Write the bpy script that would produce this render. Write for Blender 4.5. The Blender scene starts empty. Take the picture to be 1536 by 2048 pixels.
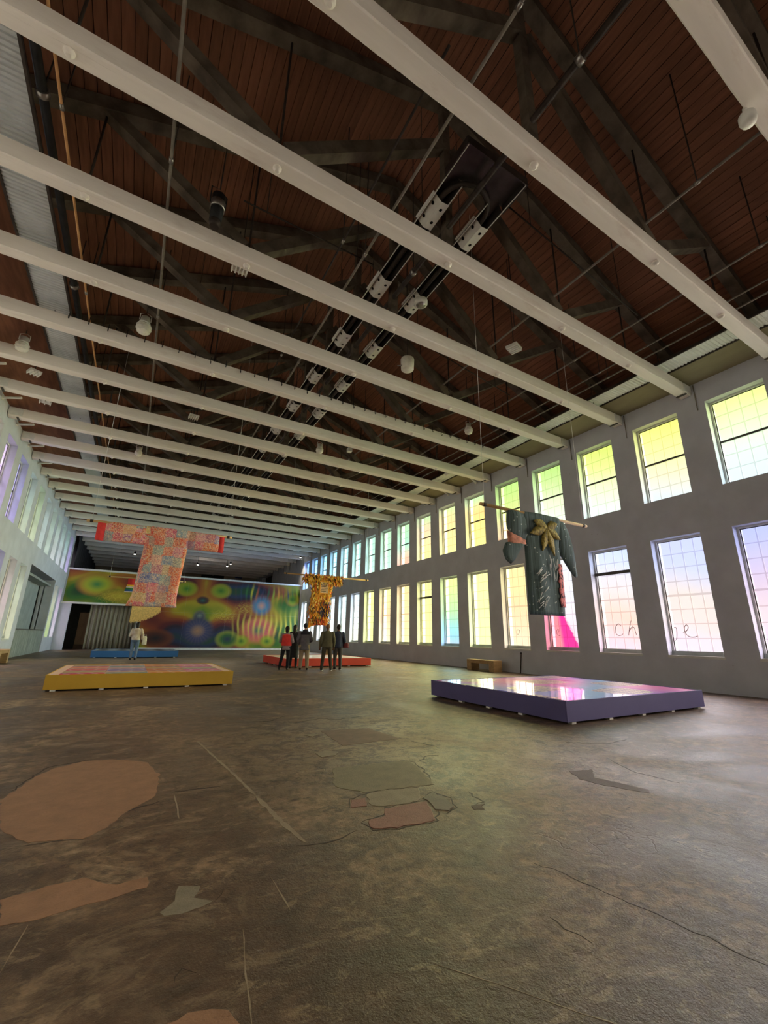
import bpy, math, random
from mathutils import Vector, Matrix
random.seed(7)
SC = bpy.context.scene
COL = SC.collection
R = math.radians

# ------------------------------------------------------------------ camera
F_PX, YAW, PITCH, ROLL, CAM_H = 852.47, R(29.46), R(16.397), R(1.015), 1.28
fwd = Vector((math.sin(YAW) * math.cos(PITCH), math.cos(YAW) * math.cos(PITCH), math.sin(PITCH)))
rgt = Vector((math.cos(YAW), -math.sin(YAW), 0))
upv = rgt.cross(fwd)
r2 = rgt * math.cos(ROLL) + upv * math.sin(ROLL)
u2 = upv * math.cos(ROLL) - rgt * math.sin(ROLL)
cam_d = bpy.data.cameras.new('camera')
cam_d.sensor_fit = 'HORIZONTAL'
cam_d.sensor_width = 36
cam_d.lens = F_PX * 36 / 1536
cam_d.clip_end = 300
cam = bpy.data.objects.new('camera', cam_d)
COL.objects.link(cam)
cam.matrix_world = Matrix(((r2.x, u2.x, -fwd.x, 0), (r2.y, u2.y, -fwd.y, 0), (r2.z, u2.z, -fwd.z, CAM_H), (0, 0, 0, 1)))
SC.camera = cam

# ------------------------------------------------------------------ world and view
SKY_STRENGTH = 0.78
FILM_STRENGTH = 0.95
W = bpy.data.worlds.new('overcast')
SC.world = W
W.use_nodes = True
W.node_tree.nodes['Background'].inputs[0].default_value = (0.90, 0.95, 1.0, 1)
W.node_tree.nodes['Background'].inputs[1].default_value = SKY_STRENGTH
sun_d = bpy.data.lights.new('overcast_fill', 'SUN')      # wide soft sky light from the right, added unseen to brighten the hall
sun_d.energy = 72
sun_d.angle = R(150)
sun_d.color = (0.97, 0.97, 1.0)
sun = bpy.data.objects.new('overcast_fill', sun_d)
COL.objects.link(sun)
sun.rotation_euler = (R(6), R(32), 0)
SC.view_settings.view_transform = 'Standard'
SC.view_settings.look = 'None'
SC.view_settings.exposure = 0.62
SC.view_settings.gamma = 1
SC.view_settings.use_curve_mapping = False

SC.cycles.adaptive_threshold = 0.06
SC.cycles.max_bounces = 7
SC.cycles.diffuse_bounces = 4
SC.cycles.glossy_bounces = 3
SC.cycles.transmission_bounces = 2
SC.cycles.transparent_max_bounces = 10
SC.cycles.caustics_reflective = False
SC.cycles.caustics_refractive = False

# ------------------------------------------------------------------ dimensions (metres; X across, Y along the hall)
XR, XL, XC = 13.83, -4.97, 4.43
PITCH_Y, Y0, WIN_W = 2.1959, 5.1153, 1.41          # bay length, far jamb of window 0, opening width
ZUB, ZUT, ZLB, ZLT = 5.582, 8.221, 0.917, 4.362     # upper / lower window sills and heads
ZB, YB = 8.557, 5.55                                # tie beam underside, first beam
Y_MURAL, H_MURAL = 40.6, 6.06
Y_BACK, Y_END = -8.0, 60.0
BEAM_H, BEAM_W = 0.34, 0.28
DECK0, SLOPE, HALF = 9.34, 0.40, 9.40


def chord(x):
    return DECK0 + SLOPE * (HALF - abs(x - XC))


# ------------------------------------------------------------------ colour and material helpers
def lin(c):
    c = c / 255.0
    return c / 12.92 if c <= 0.04045 else ((c + 0.055) / 1.055) ** 2.4


def rgb(r, g, b):
    return (lin(r), lin(g), lin(b), 1.0)


def new_mat(name):
    m = bpy.data.materials.new(name)
    m.use_nodes = True
    nt = m.node_tree
    return m, nt, nt.nodes['Principled BSDF']


def ramp(nt, fac, stops, interp='LINEAR'):
    n = nt.nodes.new('ShaderNodeValToRGB')
    n.color_ramp.interpolation = interp
    e = n.color_ramp.elements
    e[0].position, e[0].color = stops[0]
    e[1].position, e[1].color = stops[-1]
    for p, c in stops[1:-1]:
        k = e.new(p)
        k.color = c
    nt.links.new(fac, n.inputs[0])
    return n.outputs[0]


def noise(nt, vec, scale, detail=4, rough=0.55, dist=0.0):
    n = nt.nodes.new('ShaderNodeTexNoise')
    n.inputs['Scale'].default_value = scale
    n.inputs['Detail'].default_value = min(detail, 5)
    n.inputs['Roughness'].default_value = rough
    n.inputs['Distortion'].default_value = dist
    nt.links.new(vec, n.inputs['Vector'])
    return n.outputs['Fac']


def coords(nt, kind='Object', scale=(1, 1, 1)):
    t = nt.nodes.new('ShaderNodeTexCoord')
    mp = nt.nodes.new('ShaderNodeMapping')
    mp.inputs['Scale'].default_value = scale
    nt.links.new(t.outputs[kind], mp.inputs[0])
    return mp.outputs[0]


def mixc(nt, fac, a, b, mode='MIX'):
    n = nt.nodes.new('ShaderNodeMix')
    n.data_type = 'RGBA'
    n.blend_type = mode
    for s, v in ((n.inputs[0], fac), (n.inputs[6], a), (n.inputs[7], b)):
        if isinstance(v, (int, float)):
            s.default_value = v
        elif isinstance(v, tuple):
            s.default_value = v
        else:
            nt.links.new(v, s)
    return n.outputs[2]


def bump(nt, bs, h, strength=0.3, dist=0.02):
    b = nt.nodes.new('ShaderNodeBump')
    b.inputs['Strength'].default_value = strength
    b.inputs['Distance'].default_value = dist
    nt.links.new(h, b.inputs['Height'])
    nt.links.new(b.outputs[0], bs.inputs['Normal'])


def mat_noise(name, c1, c2, scale=4, stretch=(1, 1, 1), rough=0.7, metal=0.0, bmp=0.15, lo=0.35, hi=0.65, spec=0.3, var=0.0):
    m, nt, bs = new_mat(name)
    v = coords(nt, 'Object', stretch)
    f = noise(nt, v, scale)
    c = ramp(nt, f, [(lo, c1), (hi, c2)])
    if var:
        oi = nt.nodes.new('ShaderNodeObjectInfo')
        g = ramp(nt, oi.outputs['Random'], [(0.0, (1 - var, 1 - var, 1 - var, 1)), (1.0, (1 + var, 1 + var, 1 + var, 1))])
        c = mixc(nt, 1.0, c, g, 'MULTIPLY')
    nt.links.new(c, bs.inputs['Base Color'])
    bs.inputs['Roughness'].default_value = rough
    bs.inputs['Metallic'].default_value = metal
    bs.inputs['Specular IOR Level'].default_value = spec
    if bmp >= 0.25:
        bump(nt, bs, noise(nt, v, scale * 6, 2), bmp, 0.01)
    return m


M = {}
M['wall'] = mat_noise('white_paint_wall', rgb(192, 194, 202), rgb(202, 204, 212), 1.5, rough=0.8, bmp=0.1)
def wall_specks(m):
    nt = m.node_tree
    bs = nt.nodes['Principled BSDF']
    src = bs.inputs['Base Color'].links[0].from_socket
    v = coords(nt, 'Object')
    vo = nt.nodes.new('ShaderNodeTexVoronoi')
    vo.inputs['Scale'].default_value = 3.2
    nt.links.new(v, vo.inputs['Vector'])
    dots = ramp(nt, vo.outputs['Distance'], [(.05, (1, 1, 1, 1)), (.075, (0, 0, 0, 1))])
    msk = ramp(nt, noise(nt, v, .45, 2), [(.55, (0, 0, 0, 1)), (.62, (.5, .5, .5, 1))])
    c = mixc(nt, mixc(nt, 1.0, dots, msk, 'MULTIPLY'), src, rgb(110, 104, 98))
    nt.links.new(c, bs.inputs['Base Color'])


def timber_wear(m):
    nt = m.node_tree
    bs = nt.nodes['Principled BSDF']
    src = bs.inputs['Base Color'].links[0].from_socket
    f = noise(nt, coords(nt, 'Object', (.12, 6, 6)), 1.6, 8, .7, .3)
    c = mixc(nt, ramp(nt, f, [(.30, (.75, .75, .75, 1)), (.36, (0, 0, 0, 1))]), src, rgb(140, 124, 110))
    f2 = noise(nt, coords(nt, 'Object', (.5, 2, 2)), 1.2, 6, .7)
    c = mixc(nt, ramp(nt, f2, [(.55, (0, 0, 0, 1)), (.75, (.6, .6, .6, 1))]), c, rgb(214, 196, 186))
    nt.links.new(c, bs.inputs['Base Color'])


wall_specks(M['wall'])
M['beam'] = mat_noise('white_paint_timber', rgb(238, 230, 222), rgb(248, 240, 232), 2.0, (0.25, 2, 2), 0.65, bmp=0.25)
timber_wear(M['beam'])
M['dark_wood'] = mat_noise('dark_timber', rgb(74, 64, 54), rgb(112, 100, 86), 2.5, (1, 1, 1), 0.8, bmp=0.3)
M['deck'] = mat_noise('red_brown_plank', rgb(118, 76, 57), rgb(142, 95, 71), 3.0, (3, 0.35, 3), 0.75, bmp=0.2, var=0.16)
M['deck_under'] = mat_noise('deck_gap_black', rgb(26, 18, 14), rgb(34, 24, 18), 3)
M['soffit'] = mat_noise('soffit_board', rgb(146, 138, 108), rgb(158, 150, 118), 2, (1, .3, 1), 0.8)
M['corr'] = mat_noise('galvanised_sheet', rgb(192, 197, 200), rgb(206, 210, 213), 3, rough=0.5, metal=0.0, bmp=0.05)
M['corr_lit'] = mat_noise('galvanised_sheet_lit', rgb(236, 240, 232), rgb(244, 248, 240), 3, rough=0.35, bmp=0.05)  # paler copy of the sheet, window light painted into the right strip
M['iron'] = mat_noise('dark_iron', rgb(52, 44, 40), rgb(72, 62, 56), 6, rough=0.6, metal=0.3)
M['black'] = mat_noise('black_paint', rgb(22, 22, 24), rgb(34, 34, 36), 5, rough=0.6)
M['grey_pipe'] = mat_noise('grey_pipe_paint', rgb(120, 112, 102), rgb(140, 132, 122), 5, rough=0.5)
M['tan_pipe'] = mat_noise('tan_pipe_paint', rgb(196, 142, 92), rgb(212, 160, 108), 5, rough=0.5)
M['white_metal'] = mat_noise('white_metal', rgb(224, 222, 216), rgb(236, 234, 228), 5, rough=0.4)
M['alu'] = mat_noise('dull_aluminium', rgb(150, 146, 142), rgb(176, 172, 168), 5, rough=0.3, metal=0.8, bmp=0.03)
M['hood'] = mat_noise('tarnished_reflector', rgb(70, 64, 62), rgb(96, 90, 88), 2.5, rough=0.3, metal=0.7, bmp=0.03)
M['frame'] = mat_noise('window_frame_paint', rgb(206, 206, 200), rgb(218, 218, 212), 6, rough=0.55, bmp=0.05)
M['muntin'] = mat_noise('muntin_dark_paint', rgb(104, 94, 78), rgb(120, 110, 94), 8, rough=0.7, bmp=0.0)
M['rail'] = mat_noise('sash_rail_dark', rgb(74, 70, 64), rgb(90, 86, 80), 8, rough=0.6, bmp=0.0)
M['ply'] = mat_noise('plywood', rgb(158, 128, 88), rgb(182, 150, 106), 3, (1, 6, 6), 0.6, bmp=0.1)
M['pole'] = mat_noise('bare_wood_pole', rgb(190, 152, 100), rgb(216, 180, 126), 6, (0.3, 3, 3), 0.6)
M['grey_board'] = mat_noise('grey_weathered_board', rgb(120, 126, 118), rgb(158, 162, 152), 2.0, (1, 4, 0.5), 0.8)
M['door_grey'] = mat_noise('grey_door_paint', rgb(146, 152, 146), rgb(160, 166, 160), 2, rough=0.7)


def film_mat():
    m, nt, bs = new_mat('coloured_window_film')
    nt.nodes.remove(bs)
    out = nt.nodes['Material Output']
    a = nt.nodes.new('ShaderNodeVertexColor')
    a.layer_name = 'pigment'
    em = nt.nodes.new('ShaderNodeEmission')
    em.inputs[1].default_value = FILM_STRENGTH
    tr = nt.nodes.new('ShaderNodeBsdfTransparent')
    mx = nt.nodes.new('ShaderNodeMixShader')
    mx.inputs[0].default_value = 0.36
    nt.links.new(a.outputs[0], em.inputs[0])
    nt.links.new(a.outputs[0], tr.inputs[0])
    nt.links.new(em.outputs[0], mx.inputs[1])
    nt.links.new(tr.outputs[0], mx.inputs[2])
    nt.links.new(mx.outputs[0], out.inputs[0])
    return m


M['film'] = film_mat()


def glass_mat():
    m, nt, bs = new_mat('clear_window_glass')
    nt.nodes.remove(bs)
    out = nt.nodes['Material Output']
    tr = nt.nodes.new('ShaderNodeBsdfTransparent')
    tr.inputs[0].default_value = (0.93, 0.96, 0.94, 1)
    gl = nt.nodes.new('ShaderNodeBsdfGlossy')
    gl.inputs['Roughness'].default_value = 0.05
    mx = nt.nodes.new('ShaderNodeMixShader')
    mx.inputs[0].default_value = 0.05
    nt.links.new(tr.outputs[0], mx.inputs[1])
    nt.links.new(gl.outputs[0], mx.inputs[2])
    nt.links.new(mx.outputs[0], out.inputs[0])
    return m


M['glass'] = glass_mat()


def pigment_mat(name, rough=0.6, coat=0.0, spec=0.3):
    m, nt, bs = new_mat(name)
    a = nt.nodes.new('ShaderNodeVertexColor')
    a.layer_name = 'pigment'
    nt.links.new(a.outputs[0], bs.inputs['Base Color'])
    bs.inputs['Roughness'].default_value = rough
    bs.inputs['Specular IOR Level'].default_value = spec
    bs.inputs['Coat Weight'].default_value = coat
    bs.inputs['Coat Roughness'].default_value = 0.04
    return m


def plain(name, c, rough=0.7, metal=0.0, spec=0.3, k=0.08, scale=12, bmp=0.1):
    a = (c[0] * (1 - k), c[1] * (1 - k), c[2] * (1 - k), 1)
    b = (min(1, c[0] * (1 + k)), min(1, c[1] * (1 + k)), min(1, c[2] * (1 + k)), 1)
    return mat_noise(name, a, b, scale, rough=rough, metal=metal, spec=spec, bmp=bmp)


def floor_mat():
    m, nt, bs = new_mat('worn_concrete')
    v = coords(nt, 'Object')
    big = noise(nt, v, 0.22, 3, 0.6)
    mid = noise(nt, v, 0.9, 6, 0.65, 0.6)
    fine = noise(nt, v, 9, 6, 0.7)
    grit = noise(nt, v, 90, 3, 0.7)
    base = ramp(nt, mid, [(0.34, rgb(50, 40, 32)), (0.45, rgb(74, 60, 48)), (0.53, rgb(90, 75, 60)), (0.62, rgb(146, 129, 106))])
    c = mixc(nt, ramp(nt, big, [(0.4, (0, 0, 0, 1)), (0.62, (.55, .55, .55, 1))]), base, rgb(104, 80, 64))
    sm = nt.nodes.new('ShaderNodeTexVoronoi')
    sm.feature = 'DISTANCE_TO_EDGE'
    sm.inputs['Scale'].default_value = 1.3
    dv = nt.nodes.new('ShaderNodeVectorMath')
    dv.operation = 'ADD'
    n3 = nt.nodes.new('ShaderNodeTexNoise')
    n3.inputs['Scale'].default_value = 1.7
    n3.inputs['Detail'].default_value = 5
    nt.links.new(v, n3.inputs['Vector'])
    nt.links.new(v, dv.inputs[0])
    nt.links.new(n3.outputs['Color'], dv.inputs[1])
    nt.links.new(dv.outputs[0], sm.inputs['Vector'])
    crack = ramp(nt, sm.outputs['Distance'], [(0.0, (1, 1, 1, 1)), (0.016, (0, 0, 0, 1))])
    cmask = ramp(nt, noise(nt, v, 0.7, 3), [(0.56, (0, 0, 0, 1)), (0.64, (1, 1, 1, 1))])
    ck = mixc(nt, 1.0, crack, cmask, 'MULTIPLY')
    c = mixc(nt, ramp(nt, fine, [(0.40, (0, 0, 0, 1)), (0.60, (.8, .8, .8, 1))]), c, rgb(66, 54, 43))
    c = mixc(nt, ramp(nt, grit, [(0.62, (0, 0, 0, 1)), (0.75, (.5, .5, .5, 1))]), c, rgb(160, 148, 128))
    c = mixc(nt, ramp(nt, grit, [(0.25, (.55, .55, .55, 1)), (0.36, (0, 0, 0, 1))]), c, rgb(54, 44, 36))
    stv = coords(nt, 'Object', (.55, 1.0, 1))
    streak = noise(nt, stv, 3.2, 10, .78, 1.2)
    zone = noise(nt, v, .5, 3, .6)
    zr = ramp(nt, zone, [(0.42, (.06, .06, .06, 1)), (0.60, (.34, .34, .34, 1))])
    c = mixc(nt, mixc(nt, 1.0, ramp(nt, streak, [(0.52, (0, 0, 0, 1)), (0.60, (1, 1, 1, 1))]), zr, 'MULTIPLY'), c, rgb(148, 136, 114))
    c = mixc(nt, ramp(nt, streak, [(0.33, (.7, .7, .7, 1)), (0.43, (0, 0, 0, 1))]), c, rgb(58, 47, 38))
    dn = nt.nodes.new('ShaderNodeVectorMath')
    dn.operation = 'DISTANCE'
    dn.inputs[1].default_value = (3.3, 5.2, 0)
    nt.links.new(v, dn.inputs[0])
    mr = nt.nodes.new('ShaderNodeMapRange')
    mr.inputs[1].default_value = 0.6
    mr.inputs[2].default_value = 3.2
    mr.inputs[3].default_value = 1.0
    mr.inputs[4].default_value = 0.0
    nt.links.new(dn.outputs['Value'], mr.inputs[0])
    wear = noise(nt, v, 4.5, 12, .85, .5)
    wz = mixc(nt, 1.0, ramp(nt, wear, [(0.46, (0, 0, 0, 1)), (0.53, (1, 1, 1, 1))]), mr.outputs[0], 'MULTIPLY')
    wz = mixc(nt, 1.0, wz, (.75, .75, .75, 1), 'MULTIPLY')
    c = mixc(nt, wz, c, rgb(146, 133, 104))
    pit = noise(nt, coords(nt, 'Object', (.6, 1, 1)), 7, 8, .75, .6)
    c = mixc(nt, ramp(nt, pit, [(0.35, (.7, .7, .7, 1)), (0.43, (0, 0, 0, 1))]), c, rgb(50, 40, 31))
    c = mixc(nt, ramp(nt, pit, [(0.56, (0, 0, 0, 1)), (0.64, (.32, .32, .32, 1))]), c, rgb(160, 146, 122))
    c = mixc(nt, 1.0, c, (1.10, .97, .86, 1), 'MULTIPLY')
    ckd = mixc(nt, 1.0, ck, (0.6, 0.6, 0.6, 1), 'MULTIPLY')
    c = mixc(nt, ckd, c, rgb(58, 46, 38))
    nt.links.new(c, bs.inputs['Base Color'])
    rr = ramp(nt, mid, [(0.3, (.40, .40, .40, 1)), (0.7, (.62, .62, .62, 1))])
    nt.links.new(rr, bs.inputs['Roughness'])
    bs.inputs['Specular IOR Level'].default_value = 0.5
    add = nt.nodes.new('ShaderNodeMath')
    add.operation = 'MULTIPLY_ADD'
    add.inputs[1].default_value = 0.35
    nt.links.new(grit, add.inputs[0])
    nt.links.new(fine, add.inputs[2])
    sub = nt.nodes.new('ShaderNodeMath')
    sub.operation = 'SUBTRACT'
    nt.links.new(add.outputs[0], sub.inputs[0])
    ckb = mixc(nt, 1.0, ck, (.3, .3, .3, 1), 'MULTIPLY')
    nt.links.new(ckb, sub.inputs[1])
    bump(nt, bs, sub.outputs[0], 0.6, 0.014)
    return m


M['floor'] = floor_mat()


# ------------------------------------------------------------------ mesh helpers
class MB:
    def __init__(s):
        s.v, s.f, s.sm = [], [], []

    def quad(s, a, b, c, d):
        i = len(s.v)
        s.v += [tuple(a), tuple(b), tuple(c), tuple(d)]
        s.f.append((i, i + 1, i + 2, i + 3))
        s.sm.append(False)

    def box(s, x0, x1, y0, y1, z0, z1):
        i = len(s.v)
        s.v += [(x0, y0, z0), (x1, y0, z0), (x1, y1, z0), (x0, y1, z0), (x0, y0, z1), (x1, y0, z1), (x1, y1, z1), (x0, y1, z1)]
        for q in ((0, 3, 2, 1), (4, 5, 6, 7), (0, 1, 5, 4), (1, 2, 6, 5), (2, 3, 7, 6), (3, 0, 4, 7)):
            s.f.append(tuple(i + k for k in q))
            s.sm.append(False)
        return s

    def bar(s, p0, p1, w, h, up=(0, 0, 1)):
        """rectangular bar from p0 to p1; w across, h along up"""
        p0, p1 = Vector(p0), Vector(p1)
        d = (p1 - p0).normalized()
        side = d.cross(Vector(up)).normalized()
        u = side.cross(d).normalized()
        i = len(s.v)
        for p in (p0, p1):
            for a, b in ((-1, -1), (1, -1), (1, 1), (-1, 1)):
                s.v.append(tuple(p + side * (a * w / 2) + u * (b * h / 2)))
        for q in ((3, 2, 1, 0), (4, 5, 6, 7), (0, 1, 5, 4), (1, 2, 6, 5), (2, 3, 7, 6), (3, 0, 4, 7)):
            s.f.append(tuple(i + k for k in q))
            s.sm.append(False)
        return s

    def tube(s, pts, r, n=8, cap=True):
        pts = [Vector(p) for p in pts]
        rs = r if isinstance(r, (list, tuple)) else [r] * len(pts)
        i0 = len(s.v)
        ref = None
        for k, p in enumerate(pts):
            a = pts[max(0, k - 1)]
            b = pts[min(len(pts) - 1, k + 1)]
            d = (b - a).normalized()
            if ref is None:
                ref = Vector((0, 0, 1)) if abs(d.z) < 0.9 else Vector((1, 0, 0))
            e1 = d.cross(ref).normalized()
            e2 = d.cross(e1).normalized()
            ref = e1.cross(d) if False else ref
            for j in range(n):
                t = 2 * math.pi * j / n
                s.v.append(tuple(p + (e1 * math.cos(t) + e2 * math.sin(t)) * rs[k]))
        for k in range(len(pts) - 1):
            for j in range(n):
                a = i0 + k * n + j
                b = i0 + k * n + (j + 1) % n
                s.f.append((a, b, b + n, a + n))
                s.sm.append(True)
        if cap:
            s.f.append(tuple(i0 + j for j in range(n))[::-1])
            s.f.append(tuple(i0 + (len(pts) - 1) * n + j for j in range(n)))
            s.sm += [False, False]
        return s

    def rings(s, rings, closed=True, cap=True, smooth=True):
        n = len(rings[0])
        i0 = len(s.v)
        for rg in rings:
            s.v += [tuple(p) for p in rg]
        for k in range(len(rings) - 1):
            for j in range(n if closed else n - 1):
                a = i0 + k * n + j
                b = i0 + k * n + (j + 1) % n
                s.f.append((a, b, b + n, a + n))
                s.sm.append(smooth)
        if cap and closed:
            s.f.append(tuple(i0 + j for j in range(n))[::-1])
            s.f.append(tuple(i0 + (len(rings) - 1) * n + j for j in range(n)))
            s.sm += [False, False]
        return s

    def lathe(s, c, prof, n=16, smooth=True):
        """prof: (radius, z) list, around vertical axis through c"""
        return s.rings([[(c[0] + r * math.cos(2 * math.pi * j / n), c[1] + r * math.sin(2 * math.pi * j / n), c[2] + z) for j in range(n)] for r, z in prof], smooth=smooth)

    def ell(s, c, r, n=12, m=8):
        rg = []
        for k in range(m + 1):
            t = -math.pi / 2 + math.pi * k / m
            cr = max(math.cos(t), 0.02)
            rg.append([(c[0] + r[0] * cr * math.cos(2 * math.pi * j / n), c[1] + r[1] * cr * math.sin(2 * math.pi * j / n), c[2] + r[2] * math.sin(t)) for j in range(n)])
        return s.rings(rg)

    def cap(s, p0, r0, p1, r1, n=10):
        p0, p1 = Vector(p0), Vector(p1)
        d = p1 - p0
        L = d.length
        d = d / L
        pts, rs = [], []
        for t in (-0.98, -0.75, -0.4, 0):
            pts.append(p0 + d * (r0 * t))
            rs.append(r0 * math.sqrt(1 - t * t))
        for t in (0, 0.4, 0.75, 0.98):
            pts.append(p1 + d * (r1 * t))
            rs.append(r1 * math.sqrt(1 - t * t))
        return s.tube(pts, rs, n)

    def mesh(s, name, mat):
        me = bpy.data.meshes.new(name)
        me.from_pydata(s.v, [], s.f)
        me.polygons.foreach_set('use_smooth', s.sm)
        if mat is not None:
            me.materials.append(mat)
        me.update()
        return me

    def build(s, name, mat, parent=None, loc=(0, 0, 0), rz=0, **kw):
        return obj(name, s.mesh(name, mat), parent, loc, rz, **kw)


def tag(o, label=None, cat=None, group=None, kind=None):
    if label:
        o['label'] = label
    if cat:
        o['category'] = cat
    if group:
        o['group'] = group
    if kind:
        o['kind'] = kind
    return o


def obj(name, data, parent=None, loc=(0, 0, 0), rz=0, **kw):
    o = bpy.data.objects.new(name, data)
    COL.objects.link(o)
    o.parent = parent
    o.location = loc
    o.rotation_euler = (0, 0, rz)
    return tag(o, **kw)


def empty(name, loc=(0, 0, 0), rz=0, **kw):
    o = obj(name, None, None, loc, rz, **kw)
    o.empty_display_size = 0.2
    return o


def bevel(o, w=0.006, seg=2):
    b = o.modifiers.new('bevel', 'BEVEL')
    b.width = w
    b.segments = seg
    b.limit_method = 'ANGLE'
    return o


def copy_tree(o, parent=None):
    c = o.copy()
    COL.objects.link(c)
    c.parent = parent
    for ch in list(o.children):
        copy_tree(ch, c)
    return c


def paint(me, fn):
    """per-vertex pigment from fn(x, y, z) -> linear rgb"""
    at = me.color_attributes.new('pigment', 'FLOAT_COLOR', 'POINT')
    buf = []
    for v in me.vertices:
        c = fn(*v.co)
        buf += [c[0], c[1], c[2], 1.0]
    at.data.foreach_set('color', buf)


ORD = ['nearest', 'second', 'third', 'fourth', 'fifth', 'sixth', 'seventh', 'eighth', 'ninth', 'tenth', 'eleventh', 'twelfth', 'thirteenth', 'fourteenth', 'fifteenth',
       'sixteenth', 'seventeenth', 'eighteenth', 'nineteenth', 'twentieth', 'twenty-first', 'twenty-second', 'twenty-third', 'twenty-fourth', 'twenty-fifth', 'twenty-sixth', 'twenty-seventh', 'twenty-eighth']


def grid_plate(us, vs, solid, d0, d1, to):
    """connected plate between depths d0 and d1 on the cell grid us x vs; solid(i, j) says which cells exist; to(d, u, v) -> xyz"""
    b = MB()
    idx = {}

    def vi(d, i, j):
        k = (d, i, j)
        if k not in idx:
            idx[k] = len(b.v)
            b.v.append(to(d0 if d == 0 else d1, us[i], vs[j]))
        return idx[k]
    nu, nv = len(us) - 1, len(vs) - 1
    S = lambda i, j: 0 <= i < nu and 0 <= j < nv and solid(i, j)
    for i in range(nu):
        for j in range(nv):
            if not S(i, j):
                continue
            b.f.append((vi(0, i, j), vi(0, i, j + 1), vi(0, i + 1, j + 1), vi(0, i + 1, j)))
            b.f.append((vi(1, i, j), vi(1, i + 1, j), vi(1, i + 1, j + 1), vi(1, i, j + 1)))
            if not S(i - 1, j):
                b.f.append((vi(0, i, j), vi(1, i, j), vi(1, i, j + 1), vi(0, i, j + 1)))
            if not S(i + 1, j):
                b.f.append((vi(0, i + 1, j), vi(0, i + 1, j + 1), vi(1, i + 1, j + 1), vi(1, i + 1, j)))
            if not S(i, j - 1):
                b.f.append((vi(0, i, j), vi(0, i + 1, j), vi(1, i + 1, j), vi(1, i, j)))
            if not S(i, j + 1):
                b.f.append((vi(0, i, j + 1), vi(1, i, j + 1), vi(1, i + 1, j + 1), vi(0, i + 1, j + 1)))
    b.sm = [False] * len(b.f)
    return b


# ================================================================== SETTING
# ---- floor
fb = MB()
fb.box(XL - 1.2, XR + 0.6, Y_BACK - 0.3, Y_END + 0.3, -0.3, 0)
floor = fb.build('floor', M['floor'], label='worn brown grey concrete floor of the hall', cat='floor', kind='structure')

# ---- side walls with window openings
WIN_N = list(range(-5, 17))
WT = 0.55
BAY_Y0, BAY_Y1, BAY_H = 27.95, 36.3, 4.6


def wall_mesh(side):
    holes = []
    for n in WIN_N:
        y1 = Y0 + n * PITCH_Y
        y0 = y1 - WIN_W
        holes.append((y0, y1, ZUB, ZUT))
        if side < 0 and BAY_Y0 - 0.2 < y1 < BAY_Y1 + 0.5:
            continue
        holes.append((y0, y1, ZLB, ZLT))
    if side < 0:
        holes.append((BAY_Y0, BAY_Y1, 0.0, BAY_H))
    else:
        holes.append((51.8, 56.6, 0.0, 8.5))
    ys = sorted({Y_BACK, Y_END} | {round(h[0], 4) for h in holes} | {round(h[1], 4) for h in holes})
    zs = sorted({0.0, 9.9} | {round(h[2], 4) for h in holes} | {round(h[3], 4) for h in holes})

    def solid(i, j):
        cy, cz = (ys[i] + ys[i + 1]) / 2, (zs[j] + zs[j + 1]) / 2
        return not any(a < cy < b and c < cz < d for a, b, c, d in holes)
    X = XR if side > 0 else XL
    return grid_plate(ys, zs, solid, 0.0, WT, lambda d, u, v: (X + side * d, u, v))


wall_mesh(1).build('wall_right', M['wall'], label='white right wall pierced by two rows of tall windows', cat='wall', kind='structure')
wall_mesh(-1).build('wall_left', M['wall'], label='white left wall with two rows of windows and a recessed bay', cat='wall', kind='structure')
MB().box(XL - WT, XR + WT, Y_BACK - 0.3, Y_BACK, 0, 13.8).build('wall_back', M['wall'], label='white end wall behind the camera', cat='wall', kind='structure')
M['rear'] = mat_noise('beige_rear_wall', rgb(168, 150, 128), rgb(182, 164, 140), 1.5, rough=0.85)
MB().box(XL - WT, XR + WT, Y_END, Y_END + 0.3, 0, 13.8).build('wall_far', M['rear'], label='dim beige end wall far beyond the mural', cat='wall', kind='structure')
MB().box(XR + .5, XR + 1.3, 51.2, 57.2, 0, 9.2).build('wall_far_passage', M['black'], label='dark wall inside the opening beyond the mural', cat='wall', kind='structure')

# ---- roof deck with planks
ub = MB()
for s in (-1, 1):
    xe = XC + s * (HALF + 0.5)
    ze, zr = chord(xe) + 0.40, chord(XC) + 0.40
    ub.rings([[(XC, y, zr), (xe, y, ze), (xe, y, ze + 0.1), (XC, y, zr + 0.1)] for y in (Y_BACK - .3, Y_END + .3)], smooth=False)
ceiling = ub.build('ceiling', M['deck_under'], label='pitched timber plank roof deck over the hall', cat='ceiling', kind='structure')
PW = 0.2
nrm = math.hypot(1, SLOPE)
npl = int((HALF + 0.45) / (PW / nrm))
plank_me = None
for s in (-1, 1):
    for k in range(npl):
        x = XC + s * (k + 0.5) * PW / nrm
        if plank_me is None:
            plank_me = MB().box(-PW / 2 + 0.006, PW / 2 - 0.006, Y_BACK, Y_END, 0, 0.03).mesh('plank', M['deck'])
        o = obj('plank', plank_me, ceiling, (x, 0, chord(x) + 0.345 + random.uniform(-.006, .006)))
        o.rotation_euler = (0, s * math.atan(SLOPE) + random.uniform(-.012, .012), 0)

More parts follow.
